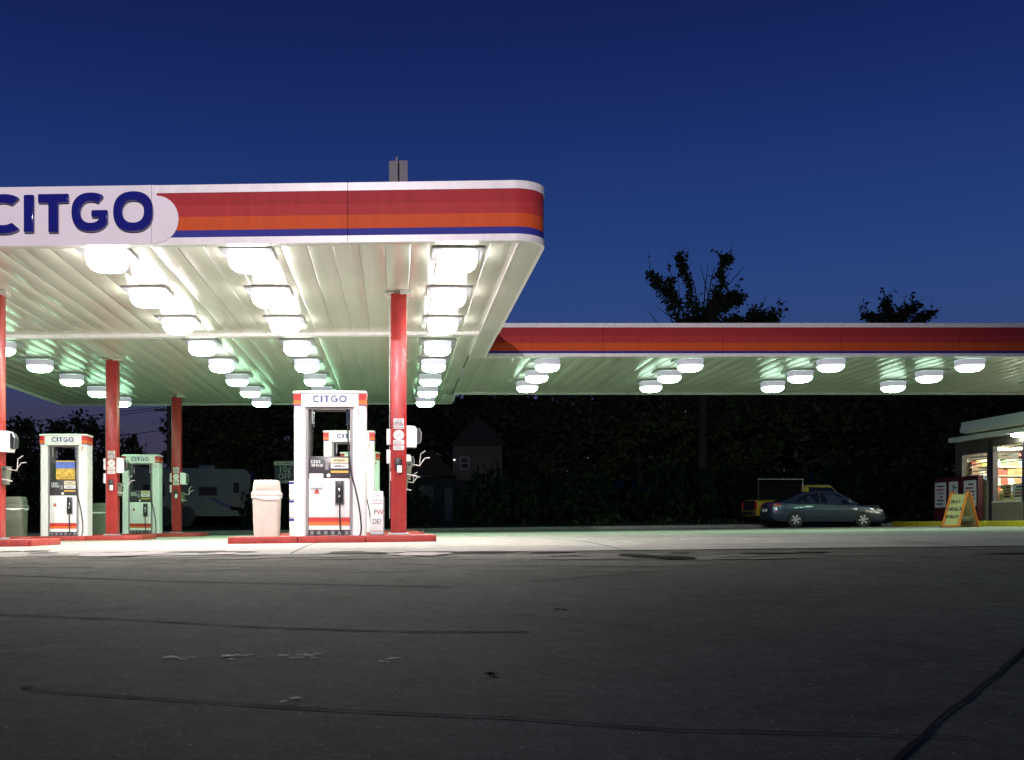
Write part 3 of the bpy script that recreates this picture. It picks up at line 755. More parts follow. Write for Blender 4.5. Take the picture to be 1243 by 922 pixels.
# ------------------------------------------------------------------ fuel dispensers
def small_letters(parent, cx, y, cz, h, mat, total):
    seq = 'CITGO'; x = 0; pos = []; gapw = 0.20
    for ch in seq: pos.append(x); x += LETTHIN[ch][1] + gapw
    wtot = x - gapw; s = h; sx = total / wtot
    for ch, p in zip(seq, pos):
        lm, w = LETTHIN[ch]; mm = MB(); mm.add([(v[0] * sx, v[1] * 0.12, v[2] * s) for v in lm.v], lm.f)
        mm.build('letter', mat, parent, loc=(cx - total / 2 + p * sx, y, cz - h / 2))
def make_pump(num, adbox=False, smallbox=True):
    e = thing('fuel_dispenser', 'x', 'fuel pump', (0, 0, 0))
    W, D, H = 0.645, 0.26, 2.60
    def plan(w, d, bul, z, r=0.09, n=9):       # rounded rectangle with a bowed front and back
        pts = []
        for k in range(n + 1):
            t = -1 + 2 * k / n; pts.append((w * t * (1 - 0.0), -d - bul * (1 - t * t), z))
        for k in range(n + 1):
            t = 1 - 2 * k / n; pts.append((w * t, d + bul * (1 - t * t), z))
        return pts
    hd = MB(); hd.rings([plan(W - 0.005, D, 0.05, 2.315), plan(W, D + 0.005, 0.055, 2.36), plan(W, D + 0.005, 0.055, 2.555)])
    head = hd.build('header', M_white, e, 35)
    cp = MB(); cp.rings([plan(W + 0.012, D + 0.02, 0.06, 2.557), plan(W + 0.018, D + 0.025, 0.06, 2.578), plan(W - 0.01, D - 0.01, 0.05, 2.60), plan(W - 0.15, D - 0.12, 0.03, 2.612)])
    cp.build('top_cap', M_white, head, 35)
    # striped corner blocks, bent round the corners
    for s_ in (-1, 1):
        for nm, z0, z1, mt in (('red_block', 2.475, 2.545, M_pred), ('red_block', 2.435, 2.474, M_pred), ('orange_block', 2.355, 2.434, M_prange), ('purple_line', 2.335, 2.354, M_purple)):
            mb = MB(); xa, xb = s_ * (W - 0.135), s_ * (W + 0.006)
            def yy(x): return -(D + 0.005) - 0.055 * (1 - (x / W) ** 2) - 0.006
            q = [(xa, yy(xa)), ((xa + xb) / 2, yy((xa + xb) / 2)), (xb, -(D + 0.011)), (xb, 0.25), (xb - s_ * 0.02, 0.25), (xb - s_ * 0.02, -(D - 0.02)), (xa, yy(xa) + 0.03)]
            mb.prism(q, 'z', z0, z1).build(nm, mt, head)
    small_letters(head, 0.0, -(D + 0.068), 2.455, 0.115, M_inkblue, 0.60)
    # pillars
    for s_, wd in ((-1, 0.215), (1, 0.245)):
        x0, x1 = (-W, -W + wd) if s_ < 0 else (W - wd, W)
        pl = MB()
        pr = [(x0, -D + 0.03), (x0 + 0.03, -D - 0.0), (x1 - 0.03, -D - 0.012), (x1, -D + 0.02), (x1, D - 0.02), (x1 - 0.03, D), (x0 + 0.03, D), (x0, D - 0.03)]
        pl.prism(pr, 'z', 0.0, 2.314)
        po = pl.build('pillar', M_white, e, 30)
        bx = x1 if s_ < 0 else x0
        MB().box(min(bx, bx - s_ * 0.042), max(bx, bx - s_ * 0.042), -D + 0.015, D - 0.015, 0.02, 2.313).build('grey_bezel', M_bezel, e)
    L, Rr = -W + 0.215 + 0.043, W - 0.245 - 0.043
    for sd in (-1, 1):                                   # both faces of the pump
        def bx(n_, x0, x1, yo, dp, z0, z1, mt, par=e, bev=0.0):
            # yo: how proud of the face; dp: depth behind that
            ya = -(D + yo); yb_ = ya + dp
            if sd > 0: x0, x1, ya, yb_ = -x1 - 0.03, -x0 - 0.03, -yb_, -ya
            return MB().box(x0, x1, ya, yb_, z0, z1, bev).build(n_, mt, par, 30 if bev else None)
        bx('head_panel', L, Rr, -0.03, 0.02, 2.28, 2.314, M_bezel)
        dp_ = bx('display_panel', L, Rr, -0.02, 0.10, 1.04, 1.43, M_darkpanel, bev=0.008)
        bx('display_window', L + 0.05, L + 0.29, -0.017, 0.01, 1.24, 1.37, M_lcd, dp_)
        bx('price_label', L + 0.40, Rr - 0.03, -0.016, 0.01, 1.315, 1.405, M_cream, dp_)
        bx('price_label', L + 0.40, Rr - 0.03, -0.016, 0.01, 1.215, 1.30, M_whitelab, dp_)
        bx('price_label', L + 0.40, Rr - 0.03, -0.016, 0.01, 1.135, 1.175, M_yellowlab, dp_)
        bx('keypad', L + 0.30, L + 0.36, -0.017, 0.01, 1.19, 1.30, M_bezel, dp_)
        if sd < 0:
            yv = -(D - 0.0155) - 0.004
            print_row(4, 0.075, M_whitelab, dp_, (L + 0.14, yv, 1.335)); print_row(5, 0.065, M_whitelab, dp_, (L + 0.16, yv, 1.27))
            print_row(7, 0.045, M_ink, dp_, (Rr - 0.19, yv, 1.36)); print_row(7, 0.045, M_ink, dp_, (Rr - 0.19, yv, 1.257))
            MB().lathe([(0.0, yv), (0.035, yv), (0.035, yv + 0.006), (0, yv + 0.006)], 14, 'y', (L + 0.36, 0, 1.09)).build('round_sticker', M_whitelab, dp_)
        door = bx('cabinet_door', L + 0.005, Rr - 0.005, -0.012, 0.05, 0.335, 1.035, M_white, bev=0.008)
        if smallbox: bx('card_reader', L + 0.02, L + 0.27, 0.03, 0.04, 0.86, 1.12, M_white, door, 0.01)
        boot = bx('nozzle_boot', Rr - 0.27, Rr - 0.10, 0.012, 0.03, 0.56, 1.00, M_bezel, door, 0.01)
        bx('boot_recess', Rr - 0.255, Rr - 0.115, 0.016, 0.02, 0.58, 0.985, M_black, boot, 0.008)
        nz = bx('nozzle', Rr - 0.215, Rr - 0.155, 0.06, 0.05, 0.64, 0.93, M_rubber, e, 0.015)
        bx('nozzle_grip', Rr - 0.205, Rr - 0.165, 0.075, 0.02, 0.70, 0.86, M_chrome, nz, 0.006)
        lg = door
        if sd < 0:
            yv = -(D - 0.012) - 0.004
            cx = L + 0.15; zc_ = 0.80
            MB().prism([(cx - 0.055, zc_ - 0.04), (cx + 0.055, zc_ - 0.04), (cx, zc_ + 0.06)], 'y', yv, yv + 0.006).build('triangle_logo', M_inkred, door)
            MB().prism([(cx - 0.02, zc_ - 0.0395), (cx + 0.02, zc_ - 0.0395), (cx, zc_ + 0.0)], 'y', yv - 0.002, yv + 0.003).build('logo_notch', M_prange, door)
        bx('red_stripe', L + 0.005, Rr - 0.005, -0.010, 0.04, 0.262, 0.333, M_pred)
        bx('orange_stripe', L + 0.005, Rr - 0.005, -0.010, 0.04, 0.195, 0.260, M_prange)
        bx('kick_plate', L + 0.005, Rr - 0.005, -0.014, 0.04, 0.115, 0.193, M_white)
        bx('grille', L + 0.005, Rr - 0.005, -0.03, 0.04, 0.012, 0.113, M_darkpanel)
        for q in range(6): bx('grille_slat', L + 0.03 + q * 0.125, L + 0.03 + q * 0.125 + 0.06, -0.024, 0.01, 0.03, 0.095, M_bezel)
        # hose: boot -> ground loop -> up the right pillar -> header
        s_ = -1 if sd < 0 else 1; f = 1 if sd < 0 else -1; o_ = 0 if sd < 0 else -0.03
        xn = (Rr - 0.185) * f + o_; yo = s_ * (D + 0.05)
        pts = [(xn, s_ * (D + 0.03), 0.66), (xn + 0.005 * f, yo, 0.5), (xn + 0.01 * f, yo, 0.25), (xn + 0.03 * f, yo + s_ * 0.04, 0.08), (xn + 0.13 * f, yo + s_ * 0.13, -0.055),
               (xn + 0.30 * f, yo + s_ * 0.13, -0.06), (xn + 0.385 * f, yo + s_ * 0.05, 0.08), (xn + 0.365 * f, yo, 0.42), (xn + 0.29 * f, yo, 0.82), (xn + 0.215 * f, yo - s_ * 0.03, 1.1),
               (xn + 0.165 * f, yo - s_ * 0.06, 1.5), (xn + 0.145 * f, s_ * (D - 0.05), 1.95), (xn + 0.14 * f, s_ * (D - 0.05), 2.30)]
        # smooth
        sm = []
        P = [Vector(p) for p in pts]
        for i in range(len(P) - 1):
            p0, p1, p2, p3 = P[max(0, i - 1)], P[i], P[i + 1], P[min(len(P) - 1, i + 2)]
            for k in range(4):
                t = k / 4; sm.append(0.5 * ((2 * p1) + (-p0 + p2) * t + (2 * p0 - 5 * p1 + 4 * p2 - p3) * t * t + (-p0 + 3 * p1 - 3 * p2 + p3) * t ** 3))
        sm.append(P[-1])
        h = MB().tube(sm, 0.015, 7).build('hose', M_rubber, e, 60)
        MB().tube([(xn + 0.14 * f, s_ * (D - 0.05), 2.0), (xn + 0.14 * f, s_ * (D - 0.05), 2.27)], 0.026, 8).build('hose_swivel', M_chrome, h)
    # retracted hose on the left of the opening
    MB().tube([(L + 0.05, -0.2, 1.44), (L + 0.05, -0.2, 2.30)], 0.014, 6).build('hose', M_rubber, e, 60)
    MB().tube([(L + 0.07, -0.2, 2.02), (L + 0.07, -0.2, 2.28)], 0.022, 7).build('hose_swivel', M_bezel, e, 60)
    MB().box(L, Rr, -D + 0.09, D - 0.09, 0.015, 1.41).build('inner_cabinet', M_darkpanel, e)
    if num: text(num, 0.15, M_inkred, e, (W - 0.13, -D - 0.016, 2.21), name='number')
    if adbox:
        ad = MB().box(L + 0.14, Rr - 0.02, -D + 0.10, -D + 0.30, 1.44, 1.93, 0.01).build('advert_box', M_yellowlab, e)
        MB().box(L + 0.145, Rr - 0.025, -D + 0.092, -D + 0.0985, 1.73, 1.90).build('blue_panel', M_inkblue2, ad)
        MB().box(L + 0.16, Rr - 0.04, -D + 0.094, -D + 0.0985, 1.46, 1.71).build('picture', M_advert, ad)
    return e
M_inkblue2 = principled('ad_blue', (0.10, 0.16, 0.50), 0.4, var=0.4, vscale=9)
M_advert = principled('ad_yellow', (0.62, 0.40, 0.06), 0.4, var=0.8, vscale=16)
def put_pump(num, x, y, label, sx=1.0, **k):
    e = make_pump(num, **k); e.scale = (sx, 1, 1); e.location = (x, y, g(x, y) + ISL - 0.012); e['label'] = label; e['group'] = 'fuel dispensers'
put_pump('1', -1.20, 19.42, 'white fuel dispenser numbered 1 beside a beige bin on its island')
put_pump('5', -1.22, 27.45, 'white fuel dispenser numbered 5, seen through the opening of number 1', smallbox=False)
put_pump('9', -1.22, 35.45, 'white fuel dispenser hindmost of its row, standing behind number 5', smallbox=False)
put_pump('7', -8.47, 27.45, 'white fuel dispenser numbered 7 with blue and yellow advert in its opening', adbox=True, smallbox=False, sx=0.92)
put_pump('11', -8.43, 35.45, 'pale green lit fuel dispenser numbered 11 beside a red column', smallbox=False, sx=0.94)
put_pump('3', -8.60, 19.55, 'white fuel dispenser on the island cut off by the picture edge', smallbox=False)

# ------------------------------------------------------------------ litter bins, small island items
def litter_bin(x, y, mat, label):
    e = thing('litter_bin', label, 'bin', (x, y, g(x, y) + ISL - 0.012), 0, 'litter bins on the pump islands')
    def sq(hw, z, r=0.12): return rsq(hw, z, 0.28, 20)
    MB().rings([sq(0.215, 0), sq(0.225, 0.1), sq(0.245, 0.74), sq(0.245, 0.745)]).build('body', mat, e, 40)
    MB().rings([sq(0.262, 0.735), sq(0.268, 0.75), sq(0.262, 0.80), sq(0.245, 0.82)]).build('rim', mat, e, 40)
    lid = MB().rings([sq(0.243, 0.80), sq(0.236, 0.88), sq(0.222, 1.00), sq(0.210, 1.025), sq(0.12, 1.032)]).build('lid', mat, e, 40)
    MB().box(-0.17, 0.17, -0.2445, -0.235, 0.845, 0.97, 0.004).build('push_flap', mat, lid, 30)
    # wrinkled liner edge hanging out under the rim
    rr = random.Random(int(x * 10 + y)); m = MB(); ring0 = sq(0.262, 0.735); ring1 = [(p[0] * 1.01, p[1] * 1.01, 0.735 - rr.uniform(0.015, 0.07)) for p in ring0]
    m.rings([ring0, ring1], False, False).build('bag_edge', M_whitelab, e, 60, recalc=False)
litter_bin(-2.37, 19.5, M_beige, 'beige litter bin beside the dispenser numbered 1')
litter_bin(-2.40, 27.55, M_beige, 'beige litter bin mostly hidden behind the dispenser numbered 1')
litter_bin(-9.78, 27.5, M_greybin, 'grey green litter bin beside the dispenser numbered 7')
litter_bin(-9.82, 35.5, M_greybin, 'grey litter bin beside the dispenser numbered 11')

e = thing('box_stack', 'stack of white boxes with blue bands behind the dispenser numbered 1', 'boxes', (-1.80, 20.15, g(-1.8, 20.15) + ISL - 0.012))
for k in range(3):
    b = MB().box(-0.21, 0.21, -0.17, 0.17, 0.001 + k * 0.345, 0.335 + k * 0.345, 0.01).build('carton', M_white, e, 30)
    MB().box(-0.213, 0.213, -0.173, 0.173, 0.28 + k * 0.345, 0.325 + k * 0.345).build('blue_band', M_blue, b)

e = thing('floor_sign', 'white upright price board with black print beside the red column', 'sign', (-0.365, 19.25, g(-0.365, 19.25) + ISL - 0.012), R(4))
pn = MB().box(-0.115, 0.115, -0.02, 0.02, 0.02, 0.80, 0.006).build('board', M_white, e, 30)
MB().box(-0.15, 0.15, -0.10, 0.10, 0.0, 0.02).build('foot', M_black, e)
MB().box(0.116, 0.135, -0.018, 0.018, 0.02, 0.70).build('side_rail', M_bezel, e)
for s_, z, b in ((0.075, 0.715, 'SUMO'), (0.075, 0.635, '2 LAR'), (0.13, 0.42, 'P  '), (0.13, 0.25, 'DE!')):
    (print_row(len(b), s_ * 0.8, M_bezel, pn, (0, -0.023, z)) if s_ < 0.1 else text(b, s_, M_ink, pn, (0, -0.023, z), xs=0.8))
text('W', 0.12, M_inkred, pn, (0.06, -0.0235, 0.42))
for z in (0.575, 0.08): MB().box(-0.10, 0.10, -0.0225, -0.0205, z, z + 0.008).build('rule', M_inkred, pn)

# "10c OFF" sign on a post
x, y = WX(344.5, 44.0), 44.0
e = thing('hanging_sign', 'dark post sign reading 10 cents off with a pale header strip', 'sign', (x, y, g(x, y)))
e.scale = (1.33, 1.33, 1.33)
pn = MB().box(-0.29, 0.29, -0.02, 0.02, 1.55, 2.10, 0.005).build('board', principled('sign_navy', (0.010, 0.012, 0.03), 0.6, var=0.2), e)
hd_ = MB().box(-0.30, 0.30, -0.025, 0.025, 2.11, 2.24, 0.004).build('header_strip', M_conc, e)
print_row(12, 0.06, M_ink, hd_, (0, -0.028, 2.175))
M_signw = principled('sign_lettering', (0.36, 0.40, 0.36), 0.6, var=0.2)
text('10¢', 0.28, M_signw, pn, (0.03, -0.024, 1.98)); text('OFF', 0.24, M_signw, pn, (0.03, -0.024, 1.77)); print_row(6, 0.11, M_signw, pn, (0.03, -0.024, 1.61))
MB().tube([(-0.26, 0.03, 0), (-0.26, 0.03, 2.2)], 0.025, 8).build('post', M_steel, e); MB().tube([(0.26, 0.03, 0), (0.26, 0.03, 2.2)], 0.025, 8).build('post', M_steel, e)

# ------------------------------------------------------------------ A-frame board
x, y = WX(1166, 35.8), 35.8
e = thing('sandwich_board', 'orange sandwich board with pale lettered panel on the asphalt before the store', 'sign', (x, y, g(x, y)), R(-62))
M_obrd = principled('orange_plastic', (0.75, 0.22, 0.04), 0.45, var=0.12)
M_pbrd = principled('board_panel', (0.55, 0.50, 0.22), 0.5, var=0.15, vscale=7)
def slab_quad(name, mat, par, pts, th):
    a = [Vector(p) for p in pts]; nn = (a[1] - a[0]).cross(a[2] - a[0]).normalized() * th
    m = MB(); k = len(a); m.add([p for p in a] + [p + nn for p in a], [tuple(range(k)), tuple(range(2 * k - 1, k - 1, -1))] + [(i, i + k, (i + 1) % k + k, (i + 1) % k) for i in range(k)])
    return m.build(name, mat, par)
for s_ in (-1, 1):
    for t in (-0.315, 0.255):
        slab_quad('frame_leg', M_obrd, e, [(t, s_ * 0.525, 0.03), (t + 0.075, s_ * 0.525, 0.03), (t + 0.075, s_ * 0.055, 1.18), (t, s_ * 0.055, 1.18)], 0.03)
    p = slab_quad('panel', M_pbrd, e, [(-0.255, s_ * 0.50, 0.07), (0.268, s_ * 0.50, 0.07), (0.268, s_ * 0.08, 1.10), (-0.255, s_ * 0.08, 1.10)], 0.015)
    slab_quad('frame_rail', M_obrd, e, [(-0.254, s_ * 0.535, 0.0), (0.268, s_ * 0.535, 0.0), (0.268, s_ * 0.505, 0.068), (-0.254, s_ * 0.505, 0.068)], 0.03)
al = math.atan2(0.42, 1.03)
for i, b in enumerate(('....', '......', '.....')):
    z = 0.86 - i * 0.25; yb_ = -(0.50 - 0.42 * (z - 0.07) / 1.03)
    print_row(len(b), 0.15, M_ink, p, (0.005, yb_ - 0.04, z), (PI / 2 - al, 0, 0))
MB().box(-0.34, 0.34, -0.60, 0.60, 0.0, 0.022).build('base_mat', M_black, e)
MB().box(-0.27, 0.26, -0.30, 0.30, 0.20, 0.36, 0.03).build('weight_bag', M_greybin, e, 40)

# ------------------------------------------------------------------ store
M_stucco = principled('store_wall', (0.075, 0.062, 0.055), 0.8, var=0.25, vscale=4, bump=0.2)
M_brickm = principled('low_wall_brick', (0.26, 0.22, 0.16), 0.85, var=0.35, vscale=9, bump=0.3)
M_frame = principled('dark_frame', (0.035, 0.03, 0.04), 0.45, var=0.2)
M_redframe = principled('dark_red_frame', (0.075, 0.009, 0.011), 0.5, var=0.25)
M_eave = principled('eave_white', (0.72, 0.75, 0.64), 0.5, var=0.12, vscale=2)
M_glass = bpy.data.materials.new('window_glass'); M_glass.use_nodes = True
n_, l_ = M_glass.node_tree.nodes, M_glass.node_tree.links
n_.clear(); o_ = n_.new('ShaderNodeOutputMaterial'); mixs = n_.new('ShaderNodeMixShader'); tr = n_.new('ShaderNodeBsdfTransparent'); gl = n_.new('ShaderNodeBsdfGlossy'); fr = n_.new('ShaderNodeFresnel')
tr.inputs[0].default_value = (0.92, 0.95, 0.92, 1); gl.inputs['Roughness'].default_value = 0.02; fr.inputs[0].default_value = 1.5
geo = n_.new('ShaderNodeNewGeometry'); inv = n_.new('ShaderNodeMath'); inv.operation = 'SUBTRACT'; inv.inputs[0].default_value = 1.0
ml = n_.new('ShaderNodeMath'); ml.operation = 'MULTIPLY'
l_.new(geo.outputs['Backfacing'], inv.inputs[1]); l_.new(inv.outputs[0], ml.inputs[0]); l_.new(fr.outputs[0], ml.inputs[1]); l_.new(ml.outputs[0], mixs.inputs[0]); l_.new(tr.outputs[0], mixs.inputs[1]); l_.new(gl.outputs[0], mixs.inputs[2]); l_.new(mixs.outputs[0], o_.inputs[0])
SXW = 22.2
sg = g(SXW, 40)
store = thing('convenience_store', 'low store with dark frames, lit windows and pale overhanging eaves', 'store', (26, 38, sg))
def sb(name, mat, x0, x1, y0, y1, z0, z1, par=None, bev=0): return MB().box(x0, x1, y0, y1, sg + z0, sg + z1, bev).build(name, mat, par or store, world=True)
wt = 0.2
sb('floor_slab', M_conc, SXW - 0.1, 31, 28, 44.6, -0.3, 0.12)
# long wall (faces -x) with openings: y ranges nearest..farthest
w1 = (40.22, 42.10, 1.72, 2.78); w2 = (37.95, 39.92, 0.86, 2.98); w3 = (35.4, 37.5, 0.86, 2.98); w4 = (32.4, 34.9, 0.86, 2.98)
ycur = 28.0
for (a, b, z0, z1) in (w4, w3, w2, w1):
    sb('wall', M_frame if a > 30 else M_stucco, SXW, SXW + wt, ycur, a, 0.12, 3.3); ycur = b
    sb('low_wall', M_brickm, SXW - 0.03, SXW + wt, a + 0.001, b - 0.001, 0.12, z0)
    sb('wall_head', M_stucco, SXW, SXW + wt, a + 0.001, b - 0.001, z1, 3.3)
    wf = sb('window_frame', M_frame, SXW - 0.02, SXW + 0.05, a + 0.001, a + 0.06, z0 + 0.001, z1 - 0.001)
    sb('window_frame', M_frame, SXW - 0.02, SXW + 0.05, b - 0.06, b - 0.001, z0 + 0.001, z1 - 0.001)
    sb('window_sill', M_eave, SXW - 0.07, SXW + 0.06, a + 0.062, b - 0.062, z0 + 0.001, z0 + 0.05)
    sb('window_pane', M_glass, SXW + 0.060, SXW + 0.066, a + 0.062, b - 0.062, z0 + 0.052, z1 - 0.002)
sb('wall', M_stucco, SXW, SXW + wt, ycur, 42.6, 0.12, 3.3)
sb('end_wall', M_stucco, SXW + wt + 0.001, 31, 42.4, 42.6, 0.12, 3.3); sb('end_wall', M_stucco, SXW + wt + 0.001, 31, 28.0, 28.2, 0.12, 3.3)
sb('back_wall', M_stucco, 30.8, 31, 28.21, 42.39, 0.12, 3.3)
# interior
M_inwall = principled('interior_wall', (0.55, 0.46, 0.30), 0.8, var=0.2)
M_ceil = principled('interior_ceiling', (0.68, 0.64, 0.52), 0.9, var=0.1)
sb('ceiling', M_ceil, SXW + wt + 0.01, 30.7, 28.25, 42.35, 3.02, 3.06)
for k in range(4):
    for q in range(3):
        tb = sb('ceiling_tube', emissive('store_tube', (1.0, 0.92, 0.74), 95.0), SXW + 1.0 + q * 2.4, SXW + 2.5 + q * 2.4, 34.2 + k * 2.4, 34.34 + k * 2.4, 2.93, 3.0)
rs = random.Random(4)
goods = [principled('goods_%d' % i, c, 0.5, var=0.5, vscale=14) for i, c in enumerate([(0.5, 0.08, 0.05), (0.55, 0.45, 0.12), (0.62, 0.62, 0.58), (0.12, 0.2, 0.4), (0.2, 0.35, 0.15), (0.4, 0.22, 0.1)])]
for r_, xr in enumerate((SXW + 1.3, SXW + 3.2, SXW + 5.1)):
    sh = thing('store_shelf', ['low shelf of mixed goods behind the store window', 'middle shelf row of goods inside the store', 'rear tall shelf row inside the store'][r_], 'shelf', (xr, 38.5, sg + 0.12))
    hmax = (1.25, 1.5, 2.1)[r_]
    MB().box(-0.03, 0.03, -4.2, 4.2, 0, hmax).build('back_panel', M_ceil, sh)
    for lv in range(int(hmax / 0.36)):
        MB().box(-0.34, -0.031, -4.2, 4.2, 0.10 + lv * 0.36, 0.13 + lv * 0.36).build('shelf_board', M_eave, sh)
        yy_ = -4.1
        while yy_ < 4.0:
            wd = rs.uniform(0.25, 0.7)
            MB().box(-0.31, -0.06, yy_, yy_ + wd - 0.02, 0.132 + lv * 0.36, 0.132 + lv * 0.36 + rs.uniform(0.16, 0.28)).build('goods_row', rs.choice(goods), sh); yy_ += wd
sh = thing('store_shelf', 'wall of colourful goods at the end of the store, seen through its windows', 'shelf', (25.0, 42.2, sg + 0.12))
MB().box(-2.5, 2.5, 0.10, 0.16, 0, 2.5).build('back_panel', M_ceil, sh)
for lv in range(7):
    MB().box(-2.5, 2.5, -0.22, 0.099, 0.08 + lv * 0.35, 0.105 + lv * 0.35).build('shelf_board', M_eave, sh)
    xx = -2.45
    while xx < 2.35:
        wd = rs.uniform(0.12, 0.34)
        MB().box(xx, xx + wd - 0.015, -0.20, 0.05, 0.107 + lv * 0.35, 0.107 + lv * 0.35 + rs.uniform(0.15, 0.30)).build('goods_row', rs.choice(goods), sh); xx += wd
# window dressings: banners hung inside, slanted stripes of blinds
bl = rs
for (a, b, z0, z1) in (w1, w2):
    for k in range(7 if z0 > 1 else 5):
        zz = z1 - 0.12 - k * 0.135; t0, t1 = rs.uniform(-0.06, 0.06), rs.uniform(-0.06, 0.06)
        m = MB(); m.add([(SXW + 0.16, a + 0.1, sg + zz + t0), (SXW + 0.16, b - 0.1 - rs.uniform(0, 0.4), sg + zz + t1), (SXW + 0.22, b - 0.1, sg + zz + t1 + 0.055), (SXW + 0.22, a + 0.1, sg + zz + t0 + 0.055)], [(0, 1, 2, 3)])
        m.build('blind_slat', M_whitelab, store, world=True)
for k, (ya, yb_) in enumerate(((38.1, 38.75), (38.85, 39.4))):
    po = sb('window_poster', M_pbrd if k else M_whitelab, SXW + 0.075, SXW + 0.08, ya, yb_, 0.98, 1.52)
    for q in range(4): sb('print_block', (M_ink, M_inkred, M_bezel)[q % 3], SXW + 0.071, SXW + 0.0742, ya + 0.06, yb_ - 0.08 - 0.05 * q, 1.05 + q * 0.11, 1.11 + q * 0.11, po)
os_ = sb('window_sign', M_black, SXW + 0.10, SXW + 0.13, 37.99, 38.42, 2.42, 2.70)
print_row(4, 0.15, emissive('red_tube', (1.0, 0.05, 0.03), 5.0), os_, (SXW + 0.095, 38.205, sg + 2.56), (PI / 2, 0, -PI / 2))
# eaves
sb('roof_deck', M_roofm, SXW - 0.47, 31.3, 27.6, 42.0, 3.36, 3.42)
sb('soffit', M_eave, SXW - 0.42, SXW + 0.25, 27.7, 42.05, 3.305, 3.355)
sb('lower_eave_fascia', M_eave, SXW - 0.53, SXW - 0.475, 27.6, 42.1, 3.27, 3.44)
sb('eave_end_board', M_eave, SXW - 0.47, 31.3, 42.06, 42.1, 3.271, 3.43)
sb('upper_fascia', M_eave, SXW - 0.78, SXW - 0.70, 27.4, 40.75, 3.54, 3.74); sb('upper_fascia', M_eave, SXW - 0.74, SXW - 0.69, 27.4, 40.75, 3.745, 3.93)
sb('upper_fascia_end', M_eave, SXW - 0.685, 31.4, 40.66, 40.75, 3.54, 3.92)
sb('upper_soffit', M_eave, SXW - 0.69, SXW + 0.3, 27.5, 40.65, 3.50, 3.535)
sb('roof_deck', M_roofm, SXW - 0.68, 31.4, 27.5, 40.64, 3.84, 3.90)
for k, y_ in enumerate((38.0, 33.5)):
    e = thing('wall_light', 'bright lamp under the eave of the store', 'light', (SXW - 0.22, y_, sg + 3.30), 0, 'lamps under the store eave')
    MB().box(-0.17, 0.17, -0.17, 0.17, -0.03, 0.0, 0.008).build('housing', M_greyhouse, e)
    MB().rings([rsq(0.15, -0.031, 0.5, 16), rsq(0.14, -0.09, 0.5, 16), rsq(0.07, -0.13, 0.5, 16)], False, True).build('lens', emissive('store_lens', (0.88, 1.0, 0.85), 110.0), e, 60)
# red notice boards against the wall
nb = thing('notice_board', 'dark red framed board with three white notices against the store wall', 'board', (SXW - 0.25, 41.9, sg + 0.12))
MB().box(-0.10, 0.10, -1.62, 1.70, 0.0, 1.80, 0.01).build('cabinet', M_redframe, nb)
for (y0, y1, z0) in ((0.72, 1.58, 0.62), (-0.18, 0.48, 0.95), (-1.50, -0.62, 0.62)):
    pp = MB().box(-0.112, -0.101, y0, y1, z0, 1.62).build('notice', M_whitelab, nb)
    for q in range(6):
        z = 1.50 - q * (1.50 - z0) / 6.2
        MB().box(-0.115, -0.1125, y0 + 0.08 + rs.uniform(0, 0.2), y1 - 0.08 - rs.uniform(0, 0.3), z - 0.06, z).build('print_block', rs.choice([M_ink, M_bezel, M_inkblue, M_inkred]), pp)
for y_ in (-0.40, 0.60): MB().box(-0.125, -0.101, y_ - 0.06, y_ + 0.06, 0.0, 1.78).build('post', M_redframe, nb)
kerb('yellow_kerb', 20.6, 20.78, 28.0, 44.6, 0.20, M_yellow, 'yellow painted kerb along the pavement of the store', seg=2.4)
walk = MB().box(20.782, SXW - 0.11, 28.0, 44.6, sg - 0.2, sg + 0.14).build('pavement', M_conc); tag(walk, kind='structure')
# rubble / pale stones between the car and the store
rk = random.Random(3)
for k in range(9):
    px = 1072 + k * 8 + rk.uniform(-2, 2); y_ = 44.5; x_ = WX(px, y_); r_ = rk.uniform(0.10, 0.17)
    bmx = bmesh.new(); bmesh.ops.create_icosphere(bmx, subdivisions=2, radius=r_)
    for v in bmx.verts:
        v.co *= 1 + 0.35 * mnoise.noise(v.co * 6 + Vector((k * 3.1, 0, 0))); v.co.z *= 0.75
    me = bpy.data.meshes.new('stone'); bmx.to_mesh(me); bmx.free(); me.materials.append(M_kerb)
    o = link('edging_stone', me, None, (x_, y_, g(x_, y_) + r_ * 0.45)); tag(o, 'pale rough edging stone between the parked car and the yellow kerb', 'stone', 'row of edging stones')

